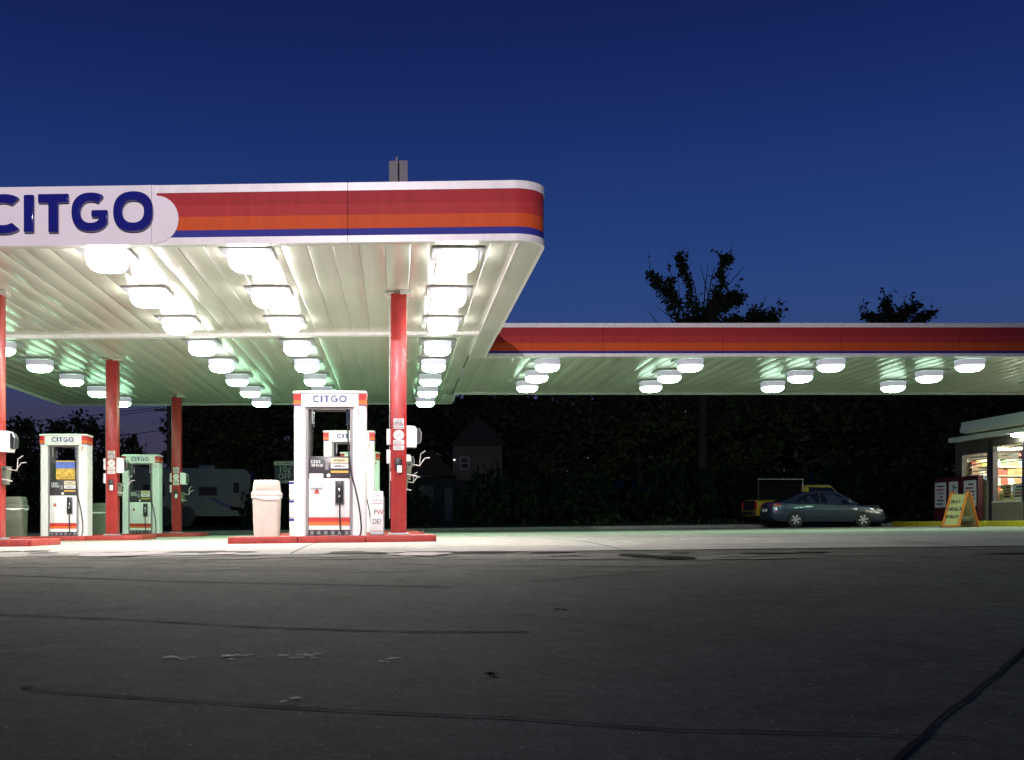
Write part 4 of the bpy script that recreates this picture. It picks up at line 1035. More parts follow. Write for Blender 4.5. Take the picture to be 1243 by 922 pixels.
# ------------------------------------------------------------------ cars
M_carblue = principled('car_paint_blue_grey', (0.045, 0.065, 0.095), 0.28, metal=0.4, coat=0.8, var=0.06)
M_carglass = principled('car_glass', (0.010, 0.012, 0.014), 0.06, spec=0.8, var=0.05)
M_rim = principled('alloy_rim', (0.62, 0.64, 0.62), 0.35, metal=0.5, var=0.1)
M_tail = principled('tail_lamp_red', (0.35, 0.01, 0.015), 0.15, coat=0.5, var=0.1)
M_headl = principled('head_lamp', (0.55, 0.57, 0.58), 0.1, coat=0.8, var=0.1)
M_yel = principled('truck_yellow', (0.30, 0.24, 0.012), 0.35, coat=0.4, var=0.08)
def interp(tab, x):
    if x <= tab[0][0]: return tab[0][1]
    for (a, va), (b, vb) in zip(tab, tab[1:]):
        if x <= b: return lerp(va, vb, (x - a) / (b - a))
    return tab[-1][1]
def loft_body(stations, wtab, ztop, zbot):
    m = MB(); rg = []
    for x in stations:
        w, t, b = interp(wtab, x), interp(ztop, x), interp(zbot, x); h = t - b
        half = [(0, t + 0.015), (w * 0.55, t + 0.008), (w * 0.86, t - 0.015), (w * 0.955, t - 0.06), (w, t - 0.30 * h), (w, b + 0.42 * h), (w * 0.975, b + 0.16 * h), (w * 0.90, b + 0.02), (w * 0.5, b), (0, b)]
        rg.append([(x, -y, z) for y, z in half] + [(x, y, z) for y, z in half[-2:0:-1]])
    m.rings(rg); return m
def wheel(parent, x, y, r, side, steel=False):
    wd = 0.20
    w = thing('wheel', None, None, (0, 0, 0)); w.parent = parent; w.location = (x, y, r)
    for k in ('label', 'category'):
        if k in w: del w[k]
    MB().lathe([(r * 0.60, -wd / 2), (r * 0.93, -wd / 2), (r, -wd / 2 + 0.03), (r, wd / 2 - 0.03), (r * 0.93, wd / 2), (r * 0.60, wd / 2)], 28, 'y').build('tyre', M_rubber, w, 40)
    rim = MB(); rim.lathe([(r * 0.66, -wd / 2 + 0.01), (r * 0.66, wd / 2 - 0.01), (r * 0.60, wd / 2 - 0.01), (r * 0.60, -wd / 2 + 0.01), (r * 0.66, -wd / 2 + 0.01)], 28, 'y')
    f = side * (wd / 2 - 0.012)
    for k in range(6):
        a = 2 * PI * k / 6 + 0.2; c, s_ = math.cos(a), math.sin(a); pts = []
        for rr, hw in ((0.10 * r, 0.07 * r), (0.62 * r, 0.115 * r)):
            pts += [(c * rr - s_ * hw, s_ * rr + c * hw), (c * rr + s_ * hw, s_ * rr - c * hw)]
        q = [pts[0], pts[1], pts[3], pts[2]]
        rim.prism(q, 'y', min(f, f - side * 0.03), max(f, f - side * 0.03))
    rim.lathe([(0.0, f), (0.16 * r, f), (0.16 * r, f - side * 0.05), (0, f - side * 0.05)], 16, 'y')
    rim.build('rim', M_rim, w, 35)
    MB().lathe([(0, -0.02), (r * 0.59, -0.02), (r * 0.59, 0.0), (0, 0.0)], 20, 'y').build('brake_disc', M_black, w)
def cut_arches(o, specs, wide):
    cut = MB()
    for x, r, z in specs: cut.lathe([(0.0, -wide), (r, -wide), (r, wide), (0.0, wide)], 32, 'y', (x, 0, z))
    co = cut.build('cutter', M_black)
    md = o.modifiers.new('b', 'BOOLEAN'); md.operation = 'DIFFERENCE'; md.object = co; md.solver = 'EXACT'
    dg = bpy.context.evaluated_depsgraph_get(); dg.update()
    me = bpy.data.meshes.new_from_object(o.evaluated_get(dg))
    o.modifiers.clear(); old = o.data; o.data = me
    bpy.data.objects.remove(co)
    me.shade_smooth()
    try: me.set_sharp_from_angle(angle=R(32))
    except Exception: pass
def sedan(loc, rz, label):
    e = thing('parked_car', label, 'car', loc, rz)
    wt_ = [(-2.30, 0.60), (-2.22, 0.74), (-2.0, 0.82), (-1.2, 0.86), (0.3, 0.865), (1.3, 0.855), (1.9, 0.80), (2.15, 0.70), (2.30, 0.50)]
    zt_ = [(-2.30, 0.70), (-2.24, 0.93), (-2.15, 1.00), (-1.75, 1.01), (-1.2, 0.985), (0.0, 0.955), (0.75, 0.945), (1.1, 0.90), (1.7, 0.80), (2.05, 0.71), (2.22, 0.62), (2.30, 0.50)]
    zb_ = [(-2.30, 0.42), (-2.2, 0.30), (-1.9, 0.22), (1.9, 0.20), (2.2, 0.24), (2.30, 0.34)]
    st_ = [-2.30, -2.27, -2.22, -2.15, -2.0, -1.75, -1.4, -1.0, -0.5, 0, 0.5, 0.85, 1.1, 1.4, 1.7, 1.9, 2.05, 2.15, 2.24, 2.30]
    body = loft_body(st_, wt_, zt_, zb_).build('body', M_carblue, e, 32)
    AX = (-1.36, 1.27); r = 0.315
    cut_arches(body, [(a, 0.375, 0.33) for a in AX], 2.0)
    MB().box(-2.0, 2.0, -0.62, 0.62, 0.24, 0.80).build('underbody', M_black, e)
    for a in AX:
        for s_ in (-1, 1): wheel(e, a, s_ * 0.765, r, s_)
    # cabin
    rail = [(-1.86, 1.00), (-1.55, 1.14), (-1.15, 1.32), (-0.75, 1.415), (-0.3, 1.455), (0.15, 1.44), (0.5, 1.36), (0.85, 1.16), (1.15, 0.97)]
    rg = []
    xs_ = [-1.86, -1.55, -1.15, -0.75, -0.3, 0.15, 0.5, 0.85, 1.15]
    def wb(x): return interp([(-1.86, 0.66), (-1.2, 0.78), (0, 0.80), (0.8, 0.78), (1.15, 0.70)], x)
    def wr(x): return interp([(-1.86, 0.56), (-1.15, 0.57), (-0.3, 0.60), (0.5, 0.60), (1.15, 0.64)], x)
    belt = lambda x: interp(zt_, x) - 0.035
    for x in xs_:
        zr = interp(rail, x); zb1 = belt(x); top = max(zr, zb1 + 0.02)
        half = [(0, top + 0.012), (wr(x) * 0.7, top + 0.004), (wr(x) * 0.95, top - 0.02 * min(1, (top - zb1) * 4)), (wr(x), top - 0.06 * min(1, (top - zb1) * 3)), (wb(x), zb1), (0, zb1 - 0.04)]
        rg.append([(x, -y, z) for y, z in half] + [(x, y, z) for y, z in half[-2:0:-1]])
    MB().rings(rg).build('cabin', M_carblue, e, 40)
    def side_pt(x, t, s_, out=0.006):
        top = max(interp(rail, x), belt(x) + 0.02); zt1 = top - 0.06 * min(1, (top - belt(x)) * 3)
        return (x, s_ * (lerp(wb(x), wr(x), t) + out), lerp(belt(x), zt1, t))
    for s_ in (-1, 1):
        for poly in ([(-1.32, 0.12), (-0.42, 0.10), (-0.42, 0.93), (-0.78, 0.93), (-1.12, 0.86)], [(-0.34, 0.10), (0.80, 0.10), (0.62, 0.55), (0.42, 0.90), (0.1, 0.93), (-0.34, 0.93)]):
            m = MB(); k = len(poly); m.add([side_pt(x, t, s_) for x, t in poly] + [side_pt(x, t, s_, -0.01) for x, t in poly], [tuple(range(k)), tuple(range(2 * k - 1, k - 1, -1))] + [(i, i + k, (i + 1) % k + k, (i + 1) % k) for i in range(k)])
            m.build('side_window', M_carglass, e)
        mr = MB().box(0.62, 0.74, s_ * 0.90 - 0.07, s_ * 0.90 + 0.07, 0.97, 1.08, 0.02).build('wing_mirror', M_carblue, e, 40)
        for x0 in (-0.62, 0.32):
            hy = s_ * (interp(wt_, x0) + 0.012)
            MB().box(x0 - 0.09, x0 + 0.09, hy - 0.012, hy + 0.012, 0.80, 0.825, 0.006).build('door_handle', M_chrome, e)
        for x0 in (-0.40, 0.74, -1.02):
            yy_ = s_ * (interp(wt_, x0) + 0.002)
            MB().box(x0 - 0.006, x0 + 0.006, yy_ - 0.003, yy_ + 0.002, 0.36, 0.88).build('door_gap', M_black, e)
        MB().box(-0.95, 0.85, s_ * 0.868 - 0.012, s_ * 0.868 + 0.012, 0.42, 0.455, 0.008).build('side_moulding', M_carblue, e)
        MB().rings([[(-2.16, s_ * 0.775, 0.80), (-1.92, s_ * 0.845, 0.86), (-1.92, s_ * 0.825, 0.955), (-2.17, s_ * 0.745, 0.945)], [(-2.285, s_ * 0.55, 0.78), (-2.2, s_ * 0.6, 0.80), (-2.2, s_ * 0.6, 0.92), (-2.27, s_ * 0.55, 0.92)]]).build('tail_light', M_tail, e)
        MB().rings([[(1.80, s_ * 0.825, 0.66), (2.08, s_ * 0.745, 0.60), (2.08, s_ * 0.72, 0.685), (1.82, s_ * 0.79, 0.755)], [(2.10, s_ * 0.45, 0.60), (2.24, s_ * 0.50, 0.58), (2.2, s_ * 0.5, 0.645), (2.1, s_ * 0.45, 0.69)]]).build('headlight', M_headl, e)
    def glass_strip(name, xa, xb, inset):
        m = MB(); rows = []
        for k in range(5):
            x = lerp(xa, xb, k / 4); z = interp(rail, x) + 0.020
            rows.append([(x, -wr(x) * inset, z), (x, 0, z + 0.012), (x, wr(x) * inset, z)])
        for a, b in zip(rows, rows[1:]): m.add(a + b, [(0, 1, 4, 3), (1, 2, 5, 4)])
        m.build(name, M_carglass, e, 60)
    glass_strip('windscreen', 0.52, 1.10, 0.90); glass_strip('rear_window', -1.80, -1.05, 0.88)
    MB().box(-2.325, -2.27, -0.26, 0.26, 0.62, 0.74).build('number_plate', M_whitelab, e)
    return e
yc = 42.8
xc_ = WX(998.5, yc)
sedan((xc_, yc, g(xc_, yc) + 0.004), R(-1.0), 'dark blue grey sedan parked beside the yellow truck')
M_rack = principled('rack_paint', (0.34, 0.36, 0.28), 0.5, var=0.15)
def pickup(loc, rz, label):
    e = thing('pickup_truck', label, 'truck', loc, rz)
    st_ = [-2.75, -2.70, -2.4, -1.6, -0.75, 0, 0.8, 1.5, 2.0, 2.2, 2.32]
    wt_ = [(-2.75, 0.88), (-2.70, 0.93), (0.8, 0.95), (2.0, 0.90), (2.32, 0.72)]
    zt_ = [(-2.75, 1.12), (-0.76, 1.13), (0.5, 1.08), (0.9, 0.98), (1.3, 0.88), (1.9, 0.80), (2.32, 0.66)]
    zb_ = [(-2.75, 0.45), (2.32, 0.42)]
    body = loft_body(st_, wt_, zt_, zb_).build('body', M_yel, e, 32)
    AX = (-1.62, 1.50); r = 0.37
    cut_arches(body, [(a, 0.44, 0.40) for a in AX], 2.2)
    MB().box(-2.5, 2.4, -0.66, 0.66, 0.40, 0.9).build('underbody', M_black, e)
    for a in AX:
        for s_ in (-1, 1): wheel(e, a, s_ * 0.83, r, s_)
    # cab
    def ring(x, zb1, zr, wb1, wr1): return [(x, -wb1, zb1), (x, -wr1, zr - 0.05), (x, -wr1 * 0.8, zr), (x, wr1 * 0.8, zr), (x, wr1, zr - 0.05), (x, wb1, zb1)]
    MB().rings([ring(-0.72, 1.08, 1.70, 0.86, 0.70), ring(-0.62, 1.08, 1.76, 0.88, 0.72), ring(0.30, 1.07, 1.77, 0.88, 0.72), ring(0.42, 1.07, 1.72, 0.88, 0.71), ring(0.98, 1.05, 1.10, 0.88, 0.80)]).build('cab', M_yel, e, 30)
    for s_ in (-1, 1):
        m = MB(); poly = [(-0.55, 1.15), (0.82, 1.13), (0.40, 1.63), (-0.55, 1.66)]
        pts = [(x, s_ * (lerp(0.885, 0.72, (z - 1.07) / 0.64) + 0.012), z) for x, z in poly]; pts2 = [(x, y - s_ * 0.02, z) for x, y, z in pts]
        m.add(pts + pts2, [(0, 1, 2, 3), (7, 6, 5, 4), (0, 4, 5, 1), (1, 5, 6, 2), (2, 6, 7, 3), (3, 7, 4, 0)]).build('side_window', M_carglass, e)
        MB().box(-2.79, -2.72, s_ * 0.85 - 0.06, s_ * 0.85 + 0.06, 0.72, 1.05, 0.01).build('tail_light', M_tail, e)
    # dark cargo cover with pale rack frame over the bed
    MB().box(-2.62, -0.86, -0.80, 0.80, 1.131, 1.165, 0.01).build('bed_cover', M_black, e)
    fr_ = MB(); rw = 0.018
    rack = thing('rack', None, None, (0, 0, 0)); rack.parent = e
    for k in ('label', 'category'):
        if k in rack: del rack[k]
    for s_ in (-1,):
        MB().box(-2.68, -0.82, s_ * 0.88 - rw, s_ * 0.88 + rw, 1.95, 1.99).build('rack_rail', M_rack, rack)
        for x0 in (-2.66, -0.84): MB().box(x0 - rw, x0 + rw, s_ * 0.88 - rw, s_ * 0.88 + rw, 1.125, 1.949).build('rack_post', M_rack if x0 > -2 else M_black, rack)
    for x0 in (-2.66, -0.84): MB().box(x0 - rw, x0 + rw, -0.86, 0.86, 1.952, 1.988).build('rack_rail', M_black, rack)
    MB().box(-2.60, -0.90, -0.80, 0.80, 1.17, 1.93, 0.02).build('cargo_box', principled('matt_black', (0.006, 0.006, 0.007), 0.95, spec=0.03, var=0.2), e)
    MB().box(-2.86, -2.76, -0.85, 0.85, 0.50, 0.66, 0.02).build('rear_bumper', M_black, e)
    MB().box(-2.77, -2.752, -0.72, 0.72, 0.70, 1.10).build('tailgate', M_black, e)
    return e
yt = 45.0 - 0.2
xt = WX(908, yt) + 2.80
pickup((xt, yt, g(xt, yt) + 0.004), 0.0, 'yellow pickup truck with black cargo box and pale rack, mostly hidden by the sedan')

# ------------------------------------------------------------------ camper trailer, house, pole
M_camper = principled('camper_skin', (0.17, 0.175, 0.16), 0.45, var=0.15, vscale=1.5)
ycm = 54.0
xa, xb = WX(158, ycm), WX(308, ycm)
xm = (xa + xb) / 2; gm = g(xm, ycm) + 0.10
e = thing('camper_trailer', 'pale camper trailer with dark swoosh parked in the dark behind the forecourt', 'trailer', (xm, ycm, gm))
hl = (xb - xa) / 2
pr = [(-hl, 0.55), (hl - 0.15, 0.55), (hl, 0.75), (hl, 2.55), (hl - 0.25, 2.85), (-hl + 0.4, 2.98), (-hl, 2.7)]
MB().prism(pr, 'y', -1.2, 1.2).build('shell', M_camper, e)
MB().box(0.4, 1.2, -0.4, 0.4, 2.87, 3.12, 0.05).build('roof_unit', M_camper, e, 40)
for x0, x1, z0, z1 in ((0.55, 1.50, 1.55, 2.0), (-2.2, -1.1, 1.5, 2.1)):
    wf = MB().box(x0, x1, -1.225, -1.201, z0, z1, 0.005).build('window_frame', M_black, e); MB().box(x0 + 0.05, x1 - 0.05, -1.235, -1.226, z0 + 0.05, z1 - 0.05).build('pane', M_carglass, wf)
MB().box(2.15, 2.65, -1.215, -1.201, 0.65, 2.45).build('door', M_camper, e); MB().box(2.28, 2.55, -1.225, -1.216, 1.7, 2.2).build('door_window', M_carglass, e)
MB().prism([(1.0, 1.45), (1.25, 1.45), (2.3, 1.0), (3.0, 0.92), (3.0, 0.80), (2.2, 0.85)], 'y', -1.215, -1.2015).build('swoosh_stripe', M_inkblue, e)
for x0 in (-1.15, -0.05):
    MB().lathe([(0, -1.23), (0.45, -1.23), (0.45, -1.202), (0, -1.202)], 24, 'y', (x0, 0, 0.58)).build('wheel_arch', M_black, e)
    w = MB().lathe([(0, -1.26), (0.2, -1.26), (0.34, -1.25), (0.36, -1.2), (0.36, -1.0), (0, -1.0)], 24, 'y', (x0, 0, 0.35)).build('wheel', M_rubber, e, 40)
for x0 in (-2.6, 2.6): MB().tube([(x0, 0, -0.05), (x0, 0, 0.56)], 0.05, 8).build('support_leg', M_steel, e)

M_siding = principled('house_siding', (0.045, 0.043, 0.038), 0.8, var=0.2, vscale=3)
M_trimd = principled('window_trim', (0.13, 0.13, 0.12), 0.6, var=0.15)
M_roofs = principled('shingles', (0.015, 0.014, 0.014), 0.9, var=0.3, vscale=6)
yh = 62.0; xh0, xh1 = WX(498, yh), WX(612, yh)
gh = g((xh0 + xh1) / 2, yh) + 0.02
hs = thing('house', 'dim two storey house with pale framed windows standing behind the forecourt', 'house', ((xh0 + xh1) / 2, yh + 3, gh))
def hb(n_, mt, x0, x1, y0, y1, z0, z1, par=None): return MB().box(x0, x1, y0, y1, gh + z0, gh + z1).build(n_, mt, par or hs, world=True)
xs_m = WX(551, yh)
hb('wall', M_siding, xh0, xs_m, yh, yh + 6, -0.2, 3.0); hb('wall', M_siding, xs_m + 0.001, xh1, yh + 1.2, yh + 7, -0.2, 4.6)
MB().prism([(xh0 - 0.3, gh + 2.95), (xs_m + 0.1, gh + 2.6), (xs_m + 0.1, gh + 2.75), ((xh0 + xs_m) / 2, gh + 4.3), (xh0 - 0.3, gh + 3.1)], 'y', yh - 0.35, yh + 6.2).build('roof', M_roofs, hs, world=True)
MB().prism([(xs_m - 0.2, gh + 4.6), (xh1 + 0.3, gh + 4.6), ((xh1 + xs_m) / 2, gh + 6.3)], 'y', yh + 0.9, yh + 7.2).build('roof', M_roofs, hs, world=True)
def hwin(px0, px1, py0, py1, yw):
    x0, x1, z1, z0 = WX(px0, yw), WX(px1, yw), WZ(py0, yw) - gh, WZ(py1, yw) - gh
    f_ = hb('window', M_trimd, x0 - 0.09, x1 + 0.09, yw - 0.06, yw - 0.002, z0 - 0.09, z1 + 0.09)
    hb('pane', M_carglass, x0, x1, yw - 0.07, yw - 0.061, z0, (z0 + z1) / 2 - 0.03, f_); hb('pane', M_carglass, x0, x1, yw - 0.07, yw - 0.061, (z0 + z1) / 2 + 0.03, z1, f_)
hwin(509, 524, 591, 612, yh); hwin(563, 570, 600, 609, yh + 1.2); hwin(575, 583, 600, 609, yh + 1.2); hwin(560, 568, 556, 568, yh + 1.2)
hb('door', M_trimd, WX(545, yh) - 0.25, WX(545, yh) + 0.2, yh - 0.02, yh - 0.003, -0.1, 2.0)
M_bulb = emissive('porch_bulb', (1, 0.95, 0.85), 2.0)
for px, py, yw, lb in ((551.5, 558, yh + 1.0, 'small porch lamp high on the dim house'), (575.5, 612.5, yh + 0.95, 'small porch lamp low on the dim house')):
    e = thing('porch_lamp', lb, 'lamp', (WX(px, yw), yw, WZ(py, yw)))
    MB().lathe([(0.0, -0.05), (0.05, -0.03), (0.06, 0), (0.05, 0.04), (0, 0.05)], 12, 'z').build('bulb', M_bulb, e, 60)
    MB().box(-0.05, 0.05, 0.05, 0.25, 0.03, 0.09).build('bracket', M_black, e)

M_wood = principled('pole_wood', (0.06, 0.05, 0.04), 0.9, var=0.3)
def upole(x, y, h, label):
    z = g(x, y); e = thing('utility_pole', label, 'pole', (x, y, z), 0, 'utility poles')
    MB().tube([(0, 0, -0.3), (0, 0, h)], [0.16, 0.12], 10).build('shaft', M_wood, e, 40)
    MB().box(-0.9, 0.9, -0.06, 0.06, h - 0.55, h - 0.43).build('crossarm', M_wood, e)
    for q in (-0.8, -0.3, 0.3, 0.8): MB().lathe([(0.03, h - 0.43), (0.045, h - 0.38), (0.03, h - 0.30), (0, h - 0.29)], 8, 'z', (q, 0, 0)).build('insulator', M_bezel, e)
    MB().lathe([(0, h - 1.7), (0.2, h - 1.7), (0.2, h - 1.05), (0, h - 1.0)], 14, 'z', (0.3, 0, 0)).build('transformer', M_bezel, e)
yp = 66.0
xp = WX(205, yp); hp = WZ(488, yp) - g(xp, yp)
upole(xp, yp, hp, 'dark utility pole with crossarm between the trees')
upole(-52, 78, 8.6, 'distant utility pole beyond the picture edge')
for k, (dz, sag) in enumerate(((-0.30, 1.0), (-0.34, 1.3), (-1.6, 1.2))):
    p0 = Vector((xp - 0.6 + 0.5 * k, yp, g(xp, yp) + hp + dz)); p1 = Vector((-52 + 0.4 * k, 78, g(-52, 78) + 8.6 + dz)); pts = []
    for i in range(17):
        t = i / 16; p = p0.lerp(p1, t); p.z -= sag * 4 * t * (1 - t); pts.append(p)
    w = MB().tube(pts, 0.02, 5).build('overhead_wire', M_black); tag(w, 'thin dark overhead wire strung from the utility pole', 'wire', 'overhead wires')

# ------------------------------------------------------------------ trees
M_bark = principled('bark', (0.022, 0.018, 0.014), 0.9, var=0.3, vscale=8)
def leafmat(nm, c): return principled(nm, c, 0.7, var=0.35, vscale=1.2, spec=0.2)
M_leafs = [leafmat('leaf_a', (0.024, 0.040, 0.012)), leafmat('leaf_b', (0.020, 0.034, 0.011)), leafmat('leaf_c', (0.028, 0.044, 0.014))]
def leaf_quad(m, c, s_, rr):
    d = Vector((rr.gauss(0, 1), rr.gauss(0, 1), rr.gauss(0, 0.7))).normalized(); n = Vector((rr.gauss(0, 1), rr.gauss(0, 1), rr.gauss(0, 1)))
    w = d.cross(n)
    if w.length < 1e-3: return
    w.normalize()
    m.add([c - d * s_, c + w * s_ * 0.55, c + d * s_, c - w * s_ * 0.55], [(0, 1, 2, 3)])
def crown_mesh(seed, n_clump, per, rx, rz, leaf, mat, zc):
    rr = random.Random(seed); m = MB(); cl = []
    for i in range(n_clump):
        while True:
            p = Vector((rr.uniform(-1, 1), rr.uniform(-1, 1), rr.uniform(-1, 1)))
            if 0.25 < p.length < 1 and rr.random() < p.length: break
        wid = 1.0 - 0.25 * p.z
        c = Vector((p.x * rx * wid, p.y * rx * wid, zc + p.z * rz)); R_ = rx * rr.uniform(0.16, 0.34); cl.append(c)
        for k in range(per):
            q = Vector((rr.gauss(0, 0.5), rr.gauss(0, 0.5), rr.gauss(0, 0.42))) * R_
            leaf_quad(m, c + q, leaf * rr.uniform(0.6, 1.3), rr)
    return m.mesh('crown', mat, recalc=False), cl
def trunk_mesh(seed, h, r, clumps, k=14):
    rr = random.Random(seed); m = MB(); top = Vector((rr.uniform(-0.3, 0.3), rr.uniform(-0.3, 0.3), h))
    sp_ = [Vector((0, 0, -0.3)), Vector((rr.uniform(-.15, .15), rr.uniform(-.15, .15), h * 0.35)), Vector((rr.uniform(-.3, .3), rr.uniform(-.3, .3), h * 0.7)), top]
    m.tube(sp_, [r * 1.3, r, r * 0.7, r * 0.3], 9)
    for c in rr.sample(clumps, min(k, len(clumps))):
        b = sp_[1].lerp(sp_[2], rr.random()); mid = b.lerp(c, 0.5) + Vector((0, 0, -0.25))
        m.tube([b, mid, c], [r * 0.4, r * 0.25, r * 0.08], 6)
    return m.mesh('trunk', M_bark, 50)
VAR = []
for k in range(4):
    cm, cl = crown_mesh(100 + k, 62, 60, 1.0 * 3.4, 3.6, 0.24, M_leafs[k % 3], 6.0)
    VAR.append((cm, trunk_mesh(200 + k, 8.5, 0.22, cl)))
def tree(x, y, k, s, sz, label, group=None, rz=0.0):
    e = thing('tree', label, 'tree', (x, y, g(x, y) + 0.05), rz, group)
    link('crown', VAR[k][0], e); link('trunk', VAR[k][1], e); e.scale = (s, s, sz)
    return e
rt = random.Random(21)
LBW = 'dense dark leafy tree in the wood behind the forecourt'
GW = 'trees of the wood behind the forecourt'
k = 0
for row, (y0, hs_) in enumerate(((60, 0.82), (69, 1.0), (79, 1.12))):
    x = -9.5 if row == 0 else -11
    while x < 40 + row * 8:
        xx, yy_ = x + rt.uniform(-1, 1), y0 + rt.uniform(-2, 2)
        hmax = (637 - 412) / F * yy_ + CZ - 0.4          # stay under the canopy roof line
        s = hs_ * rt.uniform(0.85, 1.12); sz = min(s * rt.uniform(0.95, 1.15), hmax / 10.1)
        if row == 0 and (WX(490, y0) - 2.6 < xx < WX(615, y0) + 2.0 or xx < WX(310, y0) + 2.0): x += 3.4; continue
        if row == 1 and WX(490, y0) - 3 < xx < WX(615, y0) + 3: yy_ += 7
        tree(xx, yy_, k % 4, s, sz, LBW, GW, rt.uniform(0, 6.28)); k += 1
        x += 3.6 + row * 0.6
# trees on the left, each with an outline of its own
tree(WX(95, 70), 70, 0, 0.78, (WZ(500, 70)) / 10.0, 'round dark tree behind the dispenser numbered 7', None, 1.0)
tree(WX(20, 66), 66, 1, 0.75, (WZ(506, 66)) / 10.0, 'ragged dark tree beside the grey green bin, behind its island', None, 2.0)
tree(WX(160, 74), 74, 2, 0.40, (WZ(530, 74)) / 10.0, 'small bushy tree between the two red columns', None, 0.4)
tree(WX(262, 70), 70, 3, 1.0, 1.0, 'dark tree rising behind the camper trailer', None, 0.4)
tree(WX(-30, 60), 60, 2, 0.8, 0.68, 'dark tree beyond the picture edge', None, 0.4)
# shrubs and low trees closing the foot of the wood
SHR, _ = crown_mesh(77, 40, 55, 1.9, 0.85, 0.17, M_leafs[1], 0.75)
x = -30
while x < 42:
    y_ = 53 + rt.uniform(-1.0, 2.0)
    if not (WX(498, 57) < x < WX(590, 57)) and not (WX(130, 52) < x < WX(330, 52)):
        o = link('shrub', SHR, None, (x, y_, g(x, y_) + 0.05), (0, 0, rt.uniform(0, 6.28)), (1, 1, rt.uniform(0.8, 1.7))); tag(o, 'low dark shrub at the foot of the wood', 'shrub', 'shrubs along the wood')
    x += rt.uniform(2.0, 2.8)

for k_ in range(6):
    x = WX(130 + 38 * k_, 58); o = link('shrub', SHR, None, (x, 58.5, g(x, 58.5) + 0.05), (0, 0, rt.uniform(0, 6.28)), (1.1, 1.1, 1.3)); tag(o, 'low dark shrub behind the camper trailer', 'shrub', 'shrubs behind the camper trailer')
# sparse tree above the wing: bare twigs and leafy boughs
def bough_tree(x, y, base_z, boughs, twigs, label, leaf=0.24, seed=1, thick=0.07):
    rr = random.Random(seed); e = thing('tree', label, 'tree', (x, y, g(x, y) + 0.05)); z0 = g(x, y) + 0.05
    wood = MB(); lv = MB(); fork = Vector((0, 0, base_z - z0))
    wood.tube([(0, 0, -0.2), (0.1, 0, fork.z * 0.5), fork], [0.32, 0.26, 0.16], 10)
    for pts, dens in boughs:
        P = [fork] + [Vector((WX(px, y) - x, rr.uniform(-0.5, 0.5), WZ(py, y) - z0)) for px, py, _ in pts]; W_ = [0.5] + [w for _, _, w in pts]
        wood.tube(P, [lerp(thick, 0.02, i / (len(P) - 1)) for i in range(len(P))], 6)
        for i in range(1, len(P)):
            steps = 10
            for q in range(steps):
                t = q / steps; c = P[i - 1].lerp(P[i], t); w = lerp(W_[i - 1] if i > 1 else W_[1], W_[i], t)
                for _ in range(int(dens * (0.2 + w * 1.7))):
                    leaf_quad(lv, c + Vector((rr.gauss(0, 0.27), rr.gauss(0, 0.4), rr.gauss(0, 0.25))) * w, leaf * rr.uniform(0.4, 0.85), rr)
    for _ in range(46):
        pts_, _d = rr.choice(boughs); q = rr.choice(pts_); a = Vector((WX(q[0], y) - x, 0, WZ(q[1], y) - z0)); an = rr.uniform(0.5, 2.6)
        b = a + Vector((math.cos(an), rr.uniform(-0.4, 0.4), math.sin(an))) * rr.uniform(0.4, 1.0)
        wood.tube([a, a.lerp(b, 0.5) + Vector((rr.uniform(-.08, .08), 0, 0.05)), b], [0.018, 0.012, 0.007], 4)
        for _k in range(rr.randint(1, 5)): leaf_quad(lv, a.lerp(b, rr.uniform(0.4, 1.05)) + Vector((rr.gauss(0, .06), 0, rr.gauss(0, .06))), leaf * rr.uniform(0.35, 0.75), rr)
    for pts in twigs:
        P = [fork] + [Vector((WX(px, y) - x, rr.uniform(-0.4, 0.4), WZ(py, y) - z0)) for px, py in pts]
        wood.tube(P, [lerp(0.05, 0.012, i / (len(P) - 1)) for i in range(len(P))], 5)
    wood.build('trunk', M_bark, e, 50); lv.build('crown', M_leafs[1], e, recalc=False)
yt_ = 58.0
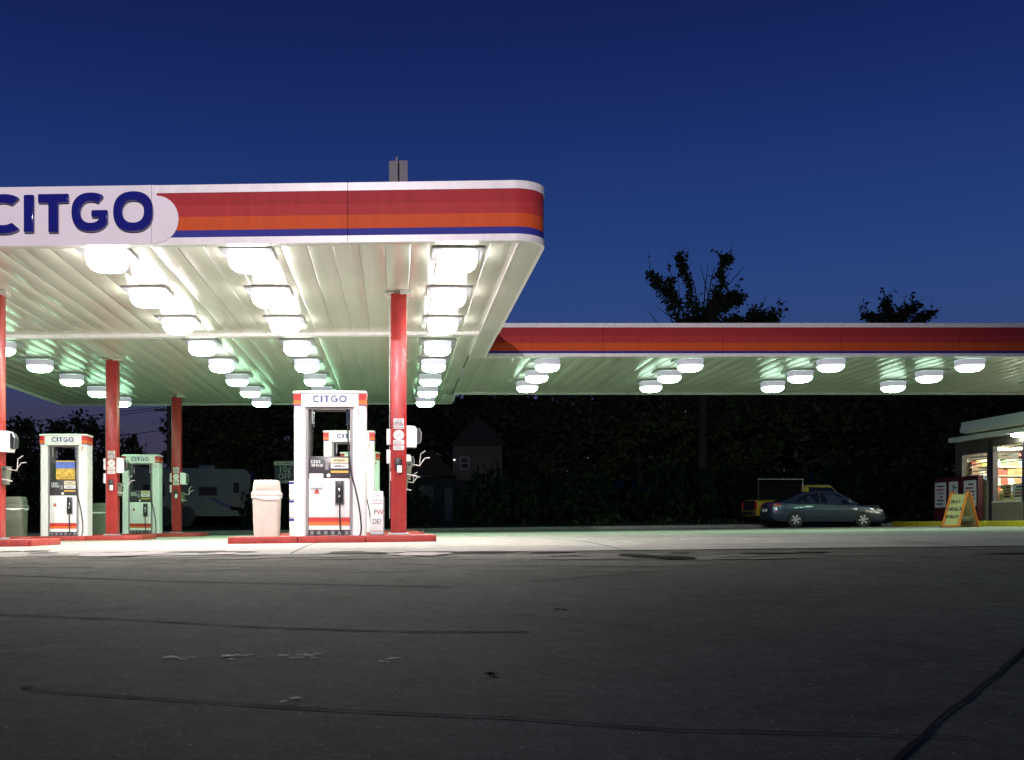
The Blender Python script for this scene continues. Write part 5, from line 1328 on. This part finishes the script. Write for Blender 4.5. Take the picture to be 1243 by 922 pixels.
bough_tree(WX(852, yt_), yt_, WZ(410, yt_), [
    ([(822, 386, 0.5), (815, 360, 0.75), (805, 345, 0.7), (796, 335, 0.5), (789, 330, 0.35)], 12), ([(822, 372, 0.4), (818, 350, 0.5), (816, 336, 0.35)], 9),
    ([(846, 378, 0.7), (840, 366, 0.6), (836, 348, 0.35), (832, 330, 0.45), (827, 318, 0.55), (824, 309, 0.5)], 10),
    ([(860, 388, 0.8), (868, 372, 1.0), (884, 365, 0.9), (892, 360, 0.6), (899, 366, 0.4)], 15), ([(868, 362, 0.9), (875, 345, 0.5), (874, 330, 0.4), (878, 318, 0.5), (888, 314, 0.4), (873, 311, 0.25)], 11),
    ([(838, 390, 0.8), (828, 392, 0.6)], 12), ([(868, 392, 0.8), (890, 390, 0.5)], 12)],
    [[(857, 360), (848, 325)], [(858, 350), (860, 320)], [(862, 340), (866, 325)], [(880, 350), (900, 326)], [(815, 385), (795, 374)], [(828, 372), (822, 340)], [(842, 352), (835, 320)], [(800, 392), (786, 376)]],
    'sparse tree with leafy boughs and bare twigs rising above the canopy wing', leaf=0.21, seed=5)
yt2 = 60.0
bough_tree(WX(918, yt2), yt2, WZ(412, yt2), [([(905, 392, 0.8), (895, 388, 0.6)], 12), ([(918, 386, 0.9), (922, 380, 0.7)], 16), ([(936, 390, 0.8), (944, 382, 0.5)], 14), ([(926, 392, 0.9), (934, 393, .8)], 14)], [],
           'low leafy tree top showing just above the wing beside the sparse tree', leaf=0.22, seed=6)
yt3 = 60.0
bough_tree(WX(1086, yt3), yt3, WZ(408, yt3), [([(1066, 392, 0.8), (1056, 384, 0.5), (1048, 382, 0.3)], 12), ([(1082, 384, 0.8), (1076, 372, 0.5), (1074, 367, .3)], 14), ([(1092, 386, 0.9), (1100, 378, 0.6), (1106, 374, .4)], 14), ([(1112, 390, 0.8), (1124, 384, 0.4), (1129, 381, .3)], 12)], [[(1095, 375), (1097, 366)]],
           'leafy tree top above the wing on the store side', leaf=0.22, seed=7)

# ------------------------------------------------------------------ street floodlight behind the camera (its light makes the diagonal shadow on the wing fascia)
fx, fy, fz = -2.6, -5.0, 9.8
e = thing('street_light', 'tall steel floodlight pole at the edge of the lot', 'street light', (fx, fy, g(fx, fy)))
zb0 = g(fx, fy)
MB().tube([(0, -0.4, 0), (0, -0.4, fz - zb0 + 0.1)], [0.12, 0.07], 12).build('pole', M_steel, e, 40)
hd2 = MB().box(-0.3, 0.3, -0.40, -0.05, fz - zb0 - 0.2, fz - zb0 + 0.2, 0.03).build('lamp_head', M_greyhouse, e, 30)
ld = bpy.data.lights.new('floodlight', 'SPOT'); ld.energy = FLOOD_W; ld.color = (1.0, 0.86, 0.92); ld.shadow_soft_size = 0.10
ld.spot_size = R(70); ld.spot_blend = 0.8
lo = bpy.data.objects.new('floodlight_beam', ld); COL.objects.link(lo); lo.parent = e; lo.location = (0, 0.05, fz - zb0)
tgt = Vector((-2.6, 18.0, 8.6)) - Vector((fx, fy + 0.05, fz))
lo.rotation_euler = tgt.to_track_quat('-Z', 'Y').to_euler()
